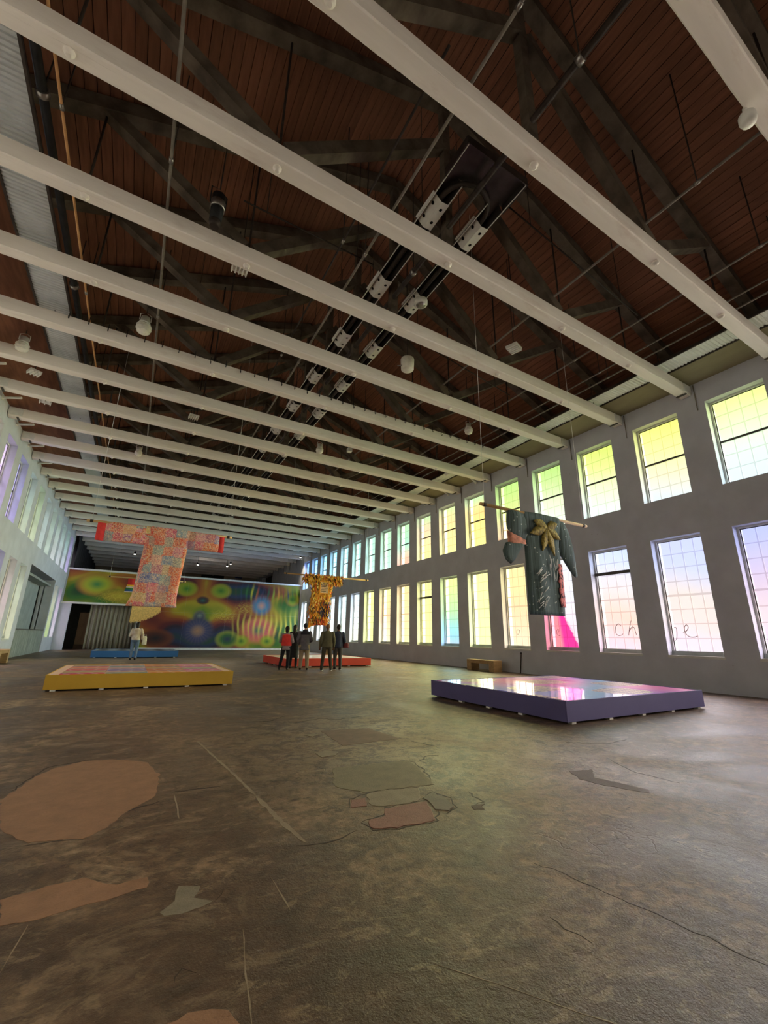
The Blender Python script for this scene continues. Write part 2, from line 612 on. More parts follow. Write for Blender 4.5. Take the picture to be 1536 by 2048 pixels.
# ---- eaves soffits
sb = MB()
sb.rings([[(XR + .02, y, 8.9), (12.86, y, 9.09), (12.86, y, 9.12), (XR + .02, y, 8.93)] for y in (Y_BACK, Y_END)], smooth=False)
sb.build('trim_1', M['soffit'], label='plain boarded soffit along the top of the right wall', cat='soffit', kind='structure')
sl = MB()
sl.rings([[(XL - .02, y, 8.93), (-3.40, y, 9.60), (-3.40, y, 9.63), (XL - .02, y, 8.96)] for y in (Y_BACK, Y_END)], smooth=False)
sl.build('trim_2', M['deck'], label='red brown boarded soffit along the top of the left wall', cat='soffit', kind='structure')

# ---- corrugated strips
def corrugated(x0, x1, z0, z1, name, label):
    b = MB()
    rg = []
    y = Y_BACK + 1
    k = 0
    while y < Y_MURAL + 16:
        dz = (0, 0, 0.022, 0.022)[k % 4]
        rg.append([(x0, y, z0 + dz), (x1, y, z1 + dz)])
        y += (0.03, 0.015, 0.03, 0.015)[k % 4]
        k += 1
    b.rings(rg, closed=False, smooth=False)
    root = empty(name, ((x0 + x1) / 2, 10, min(z0, z1)), label=label, cat='metal panel')
    c = b.build('corrugated_sheet', M['corr'] if x0 < 0 else M['corr_lit'], root)
    c.location = (-(x0 + x1) / 2, -10, -min(z0, z1))
    sm = c.modifiers.new('thickness', 'SOLIDIFY')
    sm.thickness = 0.004
    for x, z in ((x0, z0), (x1, z1)):
        e = MB().box(x - .02, x + .02, Y_BACK + 1, Y_MURAL + 16, z - .03, z + .05).build('edge_angle', M['iron'], root)
        e.location = c.location
    for n in range(-4, 24):                          # hangers up to the rafters
        y = YB + n * PITCH_Y
        h = MB().box((x0 + x1) / 2 - .012, (x0 + x1) / 2 + .012, y - .012, y + .012, (z0 + z1) / 2, chord((x0 + x1) / 2) + .1).build('hanger', M['iron'], root)
        h.location = c.location


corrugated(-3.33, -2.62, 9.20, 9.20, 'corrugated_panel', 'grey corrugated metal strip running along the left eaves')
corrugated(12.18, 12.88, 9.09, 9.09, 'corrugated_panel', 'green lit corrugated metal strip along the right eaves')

# ================================================================== WINDOWS
UH, LH = ZUT - ZUB, ZLT - ZLB
HW = WIN_W / 2
FR = 0.055


def frame_mesh(h):
    us = [-HW, -HW + FR, HW - FR, HW]
    vs = [0, FR * 1.3, h - FR, h]
    return grid_plate(us, vs, lambda i, j: not (i == 1 and j == 1), 0.24, 0.38, lambda d, u, v: (d, u, v)).mesh('frame', M['frame'])


def gasket_mesh(h):
    a, g = HW - FR, 0.022
    us = [-a, -a + g, a - g, a]
    vs = [FR * 1.3, FR * 1.3 + g, h - FR - g, h - FR]
    return grid_plate(us, vs, lambda i, j: not (i == 1 and j == 1), 0.275, 0.305, lambda d, u, v: (d, u, v)).mesh('sash_track', M['rail'])


def muntin_layout(h, rows, mid):
    a = HW - FR
    t = 0.030
    us = [-a]
    for k in range(1, 4):
        c = -a + 2 * a * k / 4
        us += [c - t / 2, c + t / 2]
    us.append(a)
    v0, v1 = FR * 1.3, h - FR
    vs = [v0]
    for k in range(1, rows):
        c = v0 + (v1 - v0) * k / rows
        tt = 0.05 if k == mid else t
        vs += [c - tt / 2, c + tt / 2]
    vs.append(v1)
    return us, vs


def muntin_mesh(h, rows, mid):
    us, vs = muntin_layout(h, rows, mid)
    return grid_plate(us, vs, lambda i, j: i % 2 == 1 or j % 2 == 1, 0.335, 0.36, lambda d, u, v: (d, u, v)).mesh('muntin_grid', M['muntin'])


ME = {}
for key, h, rows, mid in (('u', UH, 6, 3), ('l', LH, 8, 4)):
    us, vs = muntin_layout(h, rows, mid)
    d0, d1 = (0.272, 0.30) if key == 'u' else (0.315, 0.365)
    mb = MB().box(d0, d1, -HW + FR, HW - FR, FR * 1.3 + (h - FR * 2.3) * mid / rows - .03, FR * 1.3 + (h - FR * 2.3) * mid / rows + .03)
    pane = MB().box(0.344, 0.350, -(us[1] - us[0]) / 2 - .004, (us[1] - us[0]) / 2 + .004, -(vs[1] - vs[0]) / 2 - .004, (vs[1] - vs[0]) / 2 + .004)
    ME[key] = dict(h=h, us=us, vs=vs, frame=frame_mesh(h), gasket=gasket_mesh(h), muntin=muntin_mesh(h, rows, mid), rail=mb.mesh('meeting_rail', M['rail']), pane=pane.mesh('pane', M['glass']))
sill = MB()
sill.box(-0.015, 0.26, -HW - .02, HW + .02, -0.055, 0.012)
ME['sill'] = sill.mesh('sill', M['frame'])
ME['bottom_rail'] = MB().box(0.20, 0.30, -HW + .01, HW - .01, 0.012, 0.135).mesh('bottom_rail', M['door_grey'])
ME['blind'] = MB().box(0.19, 0.25, -HW + .02, HW - .02, -0.05, 0.05).mesh('blind_rail', M['rail'])


def grad(stops):
    st = [(p, tuple(lin(c + (255 - c) * .14) for c in col)) for p, col in stops]

    def f(t):
        if t <= st[0][0]:
            return st[0][1]
        for (p0, c0), (p1, c1) in zip(st, st[1:]):
            if t <= p1:
                k = (t - p0) / (p1 - p0)
                return tuple(a + (b - a) * k for a, b in zip(c0, c1))
        return st[-1][1]
    return f


# film colours, bottom -> top
UPR = {
    0: ('pale yellow-green', [(0, (215, 232, 240)), (.3, (222, 244, 224)), (.6, (230, 250, 190)), (1, (226, 240, 120))]),
    1: ('bright yellow', [(0, (214, 226, 230)), (.3, (240, 232, 190)), (.55, (248, 246, 160)), (1, (240, 240, 100))]),
    2: ('lime yellow', [(0, (226, 244, 232)), (.4, (236, 248, 190)), (.7, (226, 244, 130)), (1, (208, 228, 90))]),
    3: ('lime green', [(0, (238, 248, 232)), (.4, (226, 244, 190)), (.7, (200, 236, 140)), (1, (176, 222, 104))]),
    4: ('green over peach', [(0, (244, 186, 140)), (.3, (240, 206, 140)), (.5, (216, 236, 130)), (1, (180, 228, 110))]),
    5: ('golden', [(0, (250, 236, 130)), (.4, (248, 226, 120)), (.7, (244, 206, 120)), (.85, (206, 230, 150)), (1, (176, 228, 160))]),
    6: ('yellow peach', [(0, (250, 238, 140)), (.45, (248, 226, 140)), (.75, (246, 214, 140)), (1, (200, 232, 150))]),
    7: ('yellow with green top', [(0, (250, 238, 140)), (.4, (248, 218, 150)), (.65, (236, 204, 156)), (1, (172, 226, 150))]),
    8: ('mint with coral foot', [(0, (244, 170, 140)), (.2, (232, 200, 160)), (.4, (160, 224, 190)), (1, (176, 226, 156))]),
    9: ('mint green', [(0, (186, 238, 210)), (.5, (176, 230, 190)), (1, (180, 230, 176))]),
    10: ('pale sea green', [(0, (186, 238, 216)), (1, (170, 222, 196))]),
    11: ('aqua', [(0, (180, 234, 224)), (1, (156, 216, 200))]),
    12: ('turquoise', [(0, (176, 230, 232)), (1, (150, 212, 216))]),
    13: ('sky blue', [(0, (160, 220, 236)), (1, (120, 192, 214))]),
    14: ('soft blue', [(0, (150, 212, 240)), (1, (110, 180, 216))]),
    15: ('clear blue', [(0, (140, 200, 242)), (1, (96, 160, 224))]),
    16: ('deep blue', [(0, (130, 190, 244)), (1, (76, 124, 220))]),
}
LWR = {
    0: ('lavender', [(0, (222, 206, 236)), (.35, (234, 206, 212)), (.6, (216, 190, 214)), (1, (172, 180, 240))]),
    1: ('lilac blue', [(0, (234, 214, 238)), (.25, (240, 212, 206)), (.5, (232, 212, 204)), (.75, (196, 202, 240)), (1, (190, 196, 246))]),
    2: ('blush pink', [(0, (246, 206, 222)), (.3, (246, 202, 182)), (.6, (236, 218, 220)), (.85, (206, 214, 246)), (1, (196, 208, 250))]),
    3: ('magenta and white', [(0, (240, 90, 160)), (.2, (238, 130, 160)), (.4, (240, 190, 200)), (.6, (240, 236, 246)), (1, (216, 224, 250))]),
    4: ('peach', [(0, (250, 222, 184)), (.4, (250, 212, 160)), (.7, (250, 222, 150)), (1, (248, 224, 150))]),
    5: ('pale yellow', [(0, (240, 246, 170)), (1, (244, 242, 150))]),
    6: ('cyan to lime', [(0, (186, 196, 246)), (.12, (150, 208, 236)), (.3, (146, 224, 214)), (.5, (180, 236, 160)), (1, (228, 244, 136))]),
    7: ('lemon', [(0, (246, 242, 150)), (1, (244, 238, 140))]),
    8: ('apricot', [(0, (250, 240, 160)), (.4, (250, 214, 150)), (1, (248, 214, 140))]),
    9: ('orange yellow', [(0, (246, 240, 190)), (.5, (250, 200, 144)), (1, (240, 238, 150))]),
    10: ('chartreuse', [(0, (238, 244, 150)), (1, (236, 244, 140))]),
    11: ('milky white', [(0, (246, 250, 214)), (.5, (226, 240, 236)), (1, (206, 230, 246))]),
    12: ('pale aqua', [(0, (226, 244, 226)), (1, (196, 230, 236))]),
    13: ('frosted white', [(0, (236, 246, 240)), (1, (216, 236, 242))]),
}
UPL = {7: ('pale violet', [(0, (206, 176, 236)), (1, (222, 196, 236))]), 8: ('lavender blue', [(0, (196, 176, 244)), (1, (176, 180, 246))]),
       9: ('cream green', [(0, (240, 244, 190)), (.5, (206, 240, 200)), (1, (190, 226, 226))]), 10: ('apple green', [(0, (236, 248, 190)), (1, (190, 240, 176))]),
       11: ('mint white', [(0, (226, 246, 226)), (1, (200, 236, 226))]), 12: ('pale mint', [(0, (226, 246, 216)), (1, (196, 240, 216))]),
       13: ('soft mint', [(0, (240, 240, 236)), (1, (190, 240, 210))]), 14: ('frosty mint', [(0, (240, 236, 240)), (1, (176, 236, 216))]),
       15: ('ice blue', [(0, (240, 226, 246)), (.5, (190, 230, 226)), (1, (160, 230, 210))]), 16: ('lilac', [(0, (220, 200, 250)), (1, (176, 160, 250))])}
LWL = {8: ('lilac', [(0, (226, 206, 226)), (1, (200, 190, 240))]), 9: ('cream rose', [(0, (246, 236, 200)), (.5, (240, 206, 206)), (1, (246, 240, 206))]),
       10: ('pale cream', [(0, (250, 246, 190)), (1, (226, 246, 206))]), 15: ('lime', [(0, (216, 250, 130)), (1, (246, 240, 220))]), 16: ('pinkish white', [(0, (246, 236, 240)), (1, (240, 206, 246))])}


def film_mesh(h, fn, nu=4, nv=10):
    b = MB()
    a = HW - FR + .004
    v0, v1 = FR * 1.3 - .004, h - FR + .004
    for j in range(nv + 1):
        for i in range(nu + 1):
            b.v.append((0.29, -a + 2 * a * i / nu, v0 + (v1 - v0) * j / nv))
    for j in range(nv):
        for i in range(nu):
            k = j * (nu + 1) + i
            b.f.append((k, k + nu + 1, k + nu + 2, k + 1))
    b.sm = [False] * len(b.f)
    me = b.mesh('colour_film', M['film'])
    paint(me, lambda x, y, z: fn(y / a * .5 + .5, (z - v0) / (v1 - v0)))
    return me


win_id = [0]
LETTER = plain('faded_lettering', rgb(176, 150, 150), 0.8)


def stroke(parent, pts, r=0.011):
    """hand-drawn letter stroke on the film; pts are (u, v) in the opening, u as seen from inside, smoothed"""
    P = []
    for k in range(len(pts) - 1):
        p0, p1, p2, p3 = pts[max(0, k - 1)], pts[k], pts[k + 1], pts[min(len(pts) - 1, k + 2)]
        for q in range(6):
            t = q / 6
            P.append(tuple(0.5 * (2 * p1[i] + (p2[i] - p0[i]) * t + (2 * p0[i] - 5 * p1[i] + 4 * p2[i] - p3[i]) * t * t + (3 * p1[i] - p0[i] - 3 * p2[i] + p3[i]) * t ** 3) for i in (0, 1)))
    P.append(pts[-1])
    b = MB()
    b.tube([(0.285, HW - u, v) for u, v in P], r, 5)
    return b.build('lettering', LETTER, parent)


def make_window(side, row, n):
    m = ME[row]
    yc = Y0 + n * PITCH_Y - HW
    zb = ZUB if row == 'u' else ZLB
    table = {(1, 'u'): UPR, (1, 'l'): LWR, (-1, 'u'): UPL, (-1, 'l'): LWL}[(side, row)]
    keys = sorted(table)
    word, stops = table[min(keys, key=lambda k: (abs(k - n), k))]
    if n < keys[0]:
        word, stops = ('warm white', [(0, (250, 236, 214)), (1, (248, 244, 214))]) if n % 2 else ('pale peach', [(0, (250, 226, 206)), (1, (250, 234, 190))])
    g = grad(stops)
    k = n if side > 0 else n - 7
    nth = ORD[k] if 0 <= k < len(ORD) else 'hidden'
    where = f"{'upper' if row == 'u' else 'lower'} {'right' if side > 0 else 'left'} wall window with {word} film, {nth} in view"
    if k < 0:
        where = f"{'upper' if row == 'u' else 'lower'} {'right' if side > 0 else 'left'} wall window outside the picture, bay {-k} behind"
    win_id[0] += 1
    w = empty(f'window_{win_id[0]}', (XR if side > 0 else XL, yc, zb), 0 if side > 0 else math.pi, label=where, cat='window', kind='structure')
    w['group'] = f"{'upper' if row == 'u' else 'lower'} windows of the {'right' if side > 0 else 'left'} wall"
    if side > 0 and row == 'l' and n == 3:
        pk = tuple(lin(c) for c in (236, 60, 150))
        sal = tuple(lin(c) for c in (246, 140, 150))

        def fn(u, t):
            # u: 1 = far jamb; a pink fan opening upwards from the foot
            c = g(t)
            edge = (1 - u) + 0.0
            lim = 0.92 - 1.25 * t
            if edge < lim:
                k2 = min(1, max(0, (edge - (0.32 - .25 * t)) / 0.12))
                return tuple(a + (b - a) * k2 for a, b in zip(sal if t < .45 else c, pk))
            if edge < lim + .05:
                return tuple((a + b) / 2 for a, b in zip(pk, (1, 1, 1)))
            w_ = tuple(lin(q) for q in (240, 238, 248))
            return tuple(a * .3 + b * .7 for a, b in zip(c, w_))
        fme = film_mesh(m['h'], fn, 24, 48)
    else:
        ph = random.uniform(0, 6)
        fme = film_mesh(m['h'], lambda u, t: g(min(1, max(0, t + 0.05 * math.sin(3 * u + ph)))))
    obj('frame', m['frame'], w)
    obj('sash_track', m['gasket'], w)
    obj('colour_film', fme, w)
    obj('muntin_grid', m['muntin'], w)
    obj('meeting_rail', m['rail'], w)
    if row == 'l':
        obj('sill', ME['sill'], w)
        obj('bottom_rail', ME['bottom_rail'], w)
    if side > 0 and row == 'l' and n in (2, 7):
        obj('blind_rail', ME['blind'], w, (0, 0, LH * (0.76 if n == 2 else 0.74)))
    if side > 0 and -1 < n <= 4:
        us, vs = m['us'], m['vs']
        for i in range(0, len(us) - 1, 2):
            for j in range(0, len(vs) - 1, 2):
                obj('pane', m['pane'], w, (0, (us[i] + us[i + 1]) / 2, (vs[j] + vs[j + 1]) / 2))
    if side > 0 and row == 'l':
        if n == 2:      # C h
            stroke(w, [(.68, .86), (.62, .93), (.54, .90), (.47, .78), (.47, .64), (.55, .56), (.66, .57), (.72, .62)])
            stroke(w, [(.90, .56), (.94, .74), (1.02, .98), (1.06, 1.03)])
            stroke(w, [(.94, .70), (1.04, .82), (1.12, .80), (1.14, .68), (1.16, .58)])
        if n == 1:      # g e
            stroke(w, [(.13, .80), (.19, .78), (.18, .62), (.15, .48), (.10, .42)])
            stroke(w, [(.36, .66), (.46, .70), (.52, .80), (.48, .87), (.42, .80), (.42, .64), (.50, .54), (.62, .52), (.74, .56)])
        if n == 3:
            stroke(w, [(.26, .62), (.34, .64), (.40, .72), (.36, .78), (.30, .72), (.30, .60), (.38, .54), (.48, .56)], .008)
        if n == 4:
            stroke(w, [(.55, .78), (.48, .74), (.46, .64), (.52, .58), (.60, .64), (.60, .74), (.54, .78), (.66, .72)], .008)
    return w


for n in WIN_N:
    for side in (1, -1):
        make_window(side, 'u', n)
        y1 = Y0 + n * PITCH_Y
        if side < 0 and BAY_Y0 - 0.2 < y1 < BAY_Y1 + 0.5:
            continue
        make_window(side, 'l', n)

# ---- recessed bay in the left wall
bay = empty('door_1', (XL, (BAY_Y0 + BAY_Y1) / 2, 0), label='recessed grey loading bay in the left wall with boarded lower half', cat='door', kind='structure')


def bpart(name, mat, *b):
    o = MB().box(*b).build(name, mat, bay)
    o.location = (-XL, -(BAY_Y0 + BAY_Y1) / 2, 0)
    return o


bpart('door_panel', M['door_grey'], XL - .86, XL - .80, BAY_Y0 - .1, BAY_Y1 + .1, 0, BAY_H + .1)
bpart('reveal', M['wall'], XL - .86, XL - .5, BAY_Y1, BAY_Y1 + .1, 0, BAY_H + .1)
bpart('reveal', M['wall'], XL - .86, XL - .5, BAY_Y0 - .1, BAY_Y0, 0, BAY_H + .1)
bpart('lintel', M['wall'], XL - .86, XL - .5, BAY_Y0, BAY_Y1, BAY_H, BAY_H + .1)
bpart('edge_strip', M['black'], XL - .80, XL - .74, BAY_Y1 - .10, BAY_Y1 - .01, 1.36, BAY_H - .35)
bpart('header', M['door_grey'], XL - .80, XL - .2, BAY_Y0, BAY_Y1, BAY_H - .42, BAY_H - .30)
for k in range(4):
    y0 = BAY_Y0 + .02 + k * (BAY_Y1 - BAY_Y0 - .04) / 4
    bpart('board', M['grey_board'], XL - .10, XL - .06, y0 + .01, y0 + (BAY_Y1 - BAY_Y0 - .04) / 4 - .01, 0.0, 1.34)
bpart('cap_rail', M['rail'], XL - .12, XL - .03, BAY_Y0 + .01, BAY_Y1 - .01, 1.34, 1.40)

# ================================================================== ROOF TRUSSES
SKEW = 0.018


def make_truss():
    t = empty('roof_truss', (XC, 0, ZB))
    L = HALF
    z = lambda a: a - ZB
    tie = MB()
    # slightly uneven hewn edges: subdivided long box
    nseg = 60
    rg = []
    for k in range(nseg + 1):
        x = -L + 0.02 + (2 * L - 0.04) * k / nseg
        j = lambda: random.uniform(-.004, .004)
        c = 0.018
        w2 = BEAM_W / 2
        rg.append([(x, -w2 + j(), c), (x, -w2 + c, j() * .5), (x, w2 - c, j() * .5), (x, w2 + j(), c), (x, w2, BEAM_H), (x, -w2, BEAM_H)])
    tie.rings(rg, smooth=False)
    tb_ = tie.build('tie_beam', M['beam'], t)
    for s in (-1, 1):
        a = Vector((s * (L - 0.05), 0, z(chord(XC + L)) + .15))
        b = Vector((0, 0, z(chord(XC)) + .15))
        MB().bar(a, b, 0.26, 0.29, (0, 0, 1)).build('rafter', M['dark_wood'], t)
        MB().bar((s * 6.3, 0, z(chord(XC + 6.3)) + .06), (s * 3.62, 0, BEAM_H + .05), 0.22, 0.22).build('strut', M['dark_wood'], t)
        MB().bar((s * 3.42, 0, BEAM_H + .05), (s * 0.12, 0, z(11.75)), 0.22, 0.24).build('strut', M['dark_wood'], t)
        for xr in (3.53, 6.3):
            MB().tube([(s * xr, -.0, .02), (s * xr, 0, z(chord(XC + xr)) + .2)], 0.021, 8).build('tie_rod', M['iron'], t)
        MB().box(s * (L - .42), s * (L - .02), -BEAM_W / 2 - .03, -BEAM_W / 2 - .002, .05, .30).build('end_plate', M['white_metal'], tb_)
        MB().box(s * (L - .30) - .03, s * (L - .30) + .03, -BEAM_W / 2 - .002, BEAM_W / 2, -.03, -.002).build('anchor_strap', M['rail'], tb_)
    MB().bar((0, 0, BEAM_H), (0, 0, z(chord(XC)) + .1), 0.18, 0.16, (0, 1, 0)).build('king_post', M['dark_wood'], t)
    for x in (-6.3, -3.53, 0, 3.53, 6.3):
        MB().lathe((x, 0, -.075), [(.03, 0), (.034, .03), (.062, .034), (.072, .066), (.068, .078)], 12).build('washer', M['beam'], tb_)
    MB().tube([(L - .04, -.24, .3), (L - .04, -.24, -.55)], .016, 6).build('conduit', M['grey_pipe'], t)
    return t


TRUSS_N = list(range(-3, 25))
proto = make_truss()
hook_me = None
for i, n in enumerate(TRUSS_N):
    t = proto if i == 0 else copy_tree(proto)
    t.location = (XC, YB + n * PITCH_Y - SKEW * (XR - XC), ZB)
    t.rotation_euler = (0, 0, math.atan(SKEW))
    k = n + 2
    if k < 0:
        lab = 'white tie beam roof truss just behind the camera'
    else:
        lab = f'white tie beam with dark timber truss above, {ORD[k]} from the camera'
    tag(t, lab, 'roof truss', 'timber roof trusses on white tie beams', 'structure')
    if n == 3:
        for q in range(34):
            if hook_me is None:
                hb = MB()
                hb.tube([(0, 0, .20), (0, 0, 0), (0, -.03, -.03), (0, -.06, -.02), (0, -.065, .02)], .010, 6)
                hook_me = hb.mesh('hook', M['black'])
            obj('hook', hook_me, next(c for c in t.children if c.name.startswith('tie_beam')), (-7.0 + q * 0.42, -BEAM_W / 2 - .025, BEAM_H - .07 - .05 * random.random()))

# ---- longitudinal pipes
def pipe(x, z, r, y0, y1, mat, label, name='sprinkler_pipe', cat='pipe', collars=True):
    p = empty(name, (x, y0, z), label=label, cat=cat, group='pipes running the length of the roof')
    MB().tube([(0, 0, 0), (0, y1 - y0, 0)], r, 10).build('pipe_run', mat, p)
    n = int((y1 - y0) / (2 * PITCH_Y))
    for k in range(n + 1):
        y = math.fmod(2 * PITCH_Y - math.fmod(y0 - 6.6, 2 * PITCH_Y), 2 * PITCH_Y) + k * 2 * PITCH_Y
        if y > y1 - y0 - .1:
            break
        h = MB()
        h.tube([(0, y, 0), (0, y, chord(x) + .33 - z)], .012, 6)
        h.build('hanger_rod', M['iron'], p)
        if collars:
            MB().tube([(0, y - .05, 0), (0, y + .05, 0)], r * 1.45, 10).build('coupling', M['alu'], p)


pipe(7.62, 9.25, .026, -4, 39, M['grey_pipe'], 'thin grey pipe right of the tube heater')
pipe(10.10, 9.2, .024, -4, 39, M['grey_pipe'], 'thin grey pipe third from the right wall')
pipe(11.20, 9.15, .02, -4, 39, M['grey_pipe'], 'slim grey pipe second from the right wall')
pipe(11.62, 9.12, .022, -4, 39, M['grey_pipe'], 'thin grey pipe nearest the right corrugated strip')
pipe(4.40, 9.42, .055, -4, 38, M['iron'], 'thick dark pipe running between the two heater legs')
pipe(3.15, 9.25, .028, -4, 30, M['grey_pipe'], 'grey pipe just left of the tube heater')
pipe(2.62, 9.3, .022, 3, 38, M['iron'], 'thin dark pipe second left of the tube heater')
pipe(-0.66, 9.2, .026, -2, 30, M['grey_pipe'], 'grey pipe over the left third of the hall')
pipe(-2.22, 9.2, .022, -2, 36, M['tan_pipe'], 'tan copper coloured pipe beside the left corrugated strip')
pipe(-2.48, 9.3, .07, -4, 39, M['black'], 'thick black duct along the left corrugated strip', 'black_duct', 'duct')

# diagonal sprinkler branches, dark and thin, crossing the bays
def branch(p0, p1, label):
    b = empty('branch_pipe', p0, label=label, cat='pipe', group='thin diagonal branch pipes under the roof')
    q = Vector(p1) - Vector(p0)
    MB().tube([(0, 0, 0), tuple(q)], .017, 6).build('pipe_run', M['iron'], b)
    for f in (0.15, 0.85):
        c = q * f
        xx = p0[0] + c.x
        MB().tube([tuple(c), (c.x, c.y, chord(xx) + .33 - p0[2])], .010, 6).build('hanger_rod', M['iron'], b)


branch((0.62, 6.9, 9.45), (3.7, 7.3, 9.9), 'thin dark branch pipe over the first bay on the left')
branch((-0.4, 11.0, 9.45), (3.5, 11.4, 9.9), 'thin dark branch pipe over the third bay on the left')
branch((5.4, 8.9, 9.9), (10.0, 9.1, 9.3), 'thin dark branch pipe over the second bay on the right')
branch((5.4, 13.3, 9.9), (10.0, 13.5, 9.3), 'thin dark branch pipe over the fourth bay on the right')
branch((5.4, 4.6, 9.9), (10.0, 4.7, 9.3), 'thin dark branch pipe nearest the camera on the right')

# ---- U-tube radiant heater
HZ = 9.5
heater = empty('tube_heater', (XC + .04, 4.2, HZ), label='long metal U-tube radiant heater with white perforated brackets under the ridge', cat='heater')
HY1 = 34.0
hx = (-0.51, 0.51)


def hp(b, name, mat):
    return b.build(name, mat, heater)


for s, x in zip((-1, 1), hx):
    b = MB()
    sec = [(-.19, 0), (-.12, .17), (.12, .17), (.19, 0)]
    for off, rev in ((0, 0), (0.006, 1)):
        b.rings([[(x + a, y, c + off) for a, c in sec] for y in (0.35, HY1)], closed=False, smooth=False)
    hp(b, 'reflector', M['hood'])
    for e in (-.185, .185):
        hp(MB().tube([(x + e, -.28 if e * s > 0 else .35, -.005), (x + e, HY1, -.005)], .012, 6), 'rail', M['white_metal'])
ub_ = [(hx[0], HY1, .07), (hx[0], .75, .07)]
for k in range(13):
    a = math.pi - math.pi * k / 12
    ub_.append((0.51 * math.cos(a), .75 - .5 * math.sin(a), .07))
ub_.append((hx[1], HY1, .07))
hp(MB().tube(ub_, .052, 12), 'burner_tube', M['iron'])
hp(MB().box(-.72, .72, -.30, -.285, -.02, .17), 'end_panel', M['hood'])
eb = MB()
eb.box(-.72, .72, -.285, .36, .17, .18)
hp(eb, 'end_hood', M['hood'])
for sx in (-1, 1):
    hp(MB().box(sx * .72 - .008, sx * .72 + .008, -.29, .36, -.02, .17), 'end_side', M['hood'])


def holed_plate(p, du, dv, holes, hr, th=0.004):
    """parallelogram plate with octagonal holes. p origin, du/dv edge vectors; holes in (u,v) 0..1 cell grid"""
    p, du, dv = Vector(p), Vector(du), Vector(dv)
    b = MB()
    nu, nv = holes
    Lu, Lv = du.length / nu, dv.length / nv
    eu, ev = du.normalized(), dv.normalized()
    for i in range(nu):
        for j in range(nv):
            c = p + eu * (Lu * (i + .5)) + ev * (Lv * (j + .5))
            outer, inner = [], []
            for k in range(8):
                a = k * math.pi / 4
                m_ = max(abs(math.cos(a)), abs(math.sin(a)))
                outer.append(c + eu * (Lu / 2 * math.cos(a) / m_) + ev * (Lv / 2 * math.sin(a) / m_))
                inner.append(c + eu * (hr * math.cos(a)) + ev * (hr * math.sin(a)))
            for k in range(8):
                q = (k + 1) % 8
                b.quad(outer[k], outer[q], inner[q], inner[k])
    return b


def bracket_mesh():
    b = MB()
    L_ = 0.62
    A, B, C_ = (-.19, .15), (0.0, -.03), (.19, -.005)
    for p0, p1 in ((A, B), (B, C_)):
        q = holed_plate((p0[0], 0, p0[1]), (0, L_, 0), (p1[0] - p0[0], 0, p1[1] - p0[1]), (2, 1), .036)
        i = len(b.v)
        b.v += q.v
        b.f += [tuple(i + k for k in f) for f in q.f]
        b.sm += q.sm
    me = b.mesh('bracket', M['white_metal'])
    return me


br_me = bracket_mesh()
for k in range(13):
    y = (4.95 + k * 2.2) - 4.2
    for x in hx:
        o = obj('bracket', br_me, heater, (x, y, -.03))
        sd = o.modifiers.new('thickness', 'SOLIDIFY')
        sd.thickness = .006
for k in range(14):
    y = (5.6 + k * PITCH_Y * 1.0) - 4.2
    for x in hx:
        hp(MB().tube([(x, y, .17), (x, y, chord(XC + x) + .33 - HZ)], .008, 5), 'suspension_rod', M['iron'])

# ---- pipe stubs poking out of the walls at the eaves
for k, n in enumerate(range(5, 17)):
    for side in (-1, 1):
        y = Y0 + n * PITCH_Y + 0.35 - 1.25
        X = XL if side < 0 else XR
        st = empty('pipe_stub', (X, y, 8.78), label=f"white pipe stub at the {'left' if side < 0 else 'right'} eaves, {ORD[k]} of its row", cat='pipe', group=f"white pipe stubs on the {'left' if side < 0 else 'right'} wall")
        MB().tube([(side * .02, .0, 0), (-side * .56, -.28, .02)], .042, 10).build('tube', M['white_metal'], st)
        MB().tube([(side * .02, .0, 0), (-side * .03, -.02, 0)], .07, 12).build('flange', M['white_metal'], st)

# ================================================================== CEILING FIXTURES
LENS = plain('frosted_lens', rgb(236, 232, 220), 0.35)


def stem(root, z0, top, r=.012):
    MB().tube([(0, 0, z0), (0, 0, top)], r, 6).build('stem', M['iron'], root)


def bell_lamp(x, y, z, s, label):
    r = empty('pendant_lamp', (x, y, z), label=label, cat='lamp', group='caged pendant lamps between the beams')
    MB().lathe((0, 0, 0), [(.02 * s, .30 * s), (.09 * s, .29 * s), (.10 * s, .16 * s), (.12 * s, .14 * s), (.115 * s, .11 * s)], 14).build('housing', M['white_metal'], r)
    MB().lathe((0, 0, 0), [(.10 * s, .13 * s), (.145 * s, .06 * s), (.15 * s, -.02 * s), (.12 * s, -.10 * s), (.05 * s, -.14 * s), (.01 * s, -.145 * s)], 16).build('globe', LENS, r)
    for k in range(3):
        zz = (-.08 + .07 * k) * s
        rr = (.135, .157, .153)[k] * s
        MB().tube([(rr * math.cos(a * math.pi / 8), rr * math.sin(a * math.pi / 8), zz) for a in range(17)], .006, 5).build('cage_ring', M['white_metal'], r)
    MB().tube([(-.11 * s, 0, .2 * s), (-.11 * s, 0, .36 * s), (0, 0, .42 * s), (.11 * s, 0, .36 * s), (.11 * s, 0, .2 * s)], .012, 6).build('yoke', M['white_metal'], r)
    stem(r, .42 * s, chord(x) + .33 - z)
    return r


bell_lamp(-0.93, 11.2, 8.86, 1.15, 'white caged pendant lamp above the hooked beam, left of centre')
bell_lamp(-3.85, 13.8, 8.86, 1.05, 'white caged pendant lamp outside the left corrugated strip')
bell_lamp(-0.93, 20.4, 8.86, 1.0, 'small white caged pendant lamp far down the left side')
bell_lamp(5.74, 15.8, 8.82, 1.0, 'white caged pendant lamp right of the heater in mid hall')
bell_lamp(9.95, 11.2, 8.86, 1.0, 'white caged pendant lamp near the right wall windows')
bell_lamp(11.88, 15.0, 8.80, .8, 'white caged pendant lamp close to the right eaves')


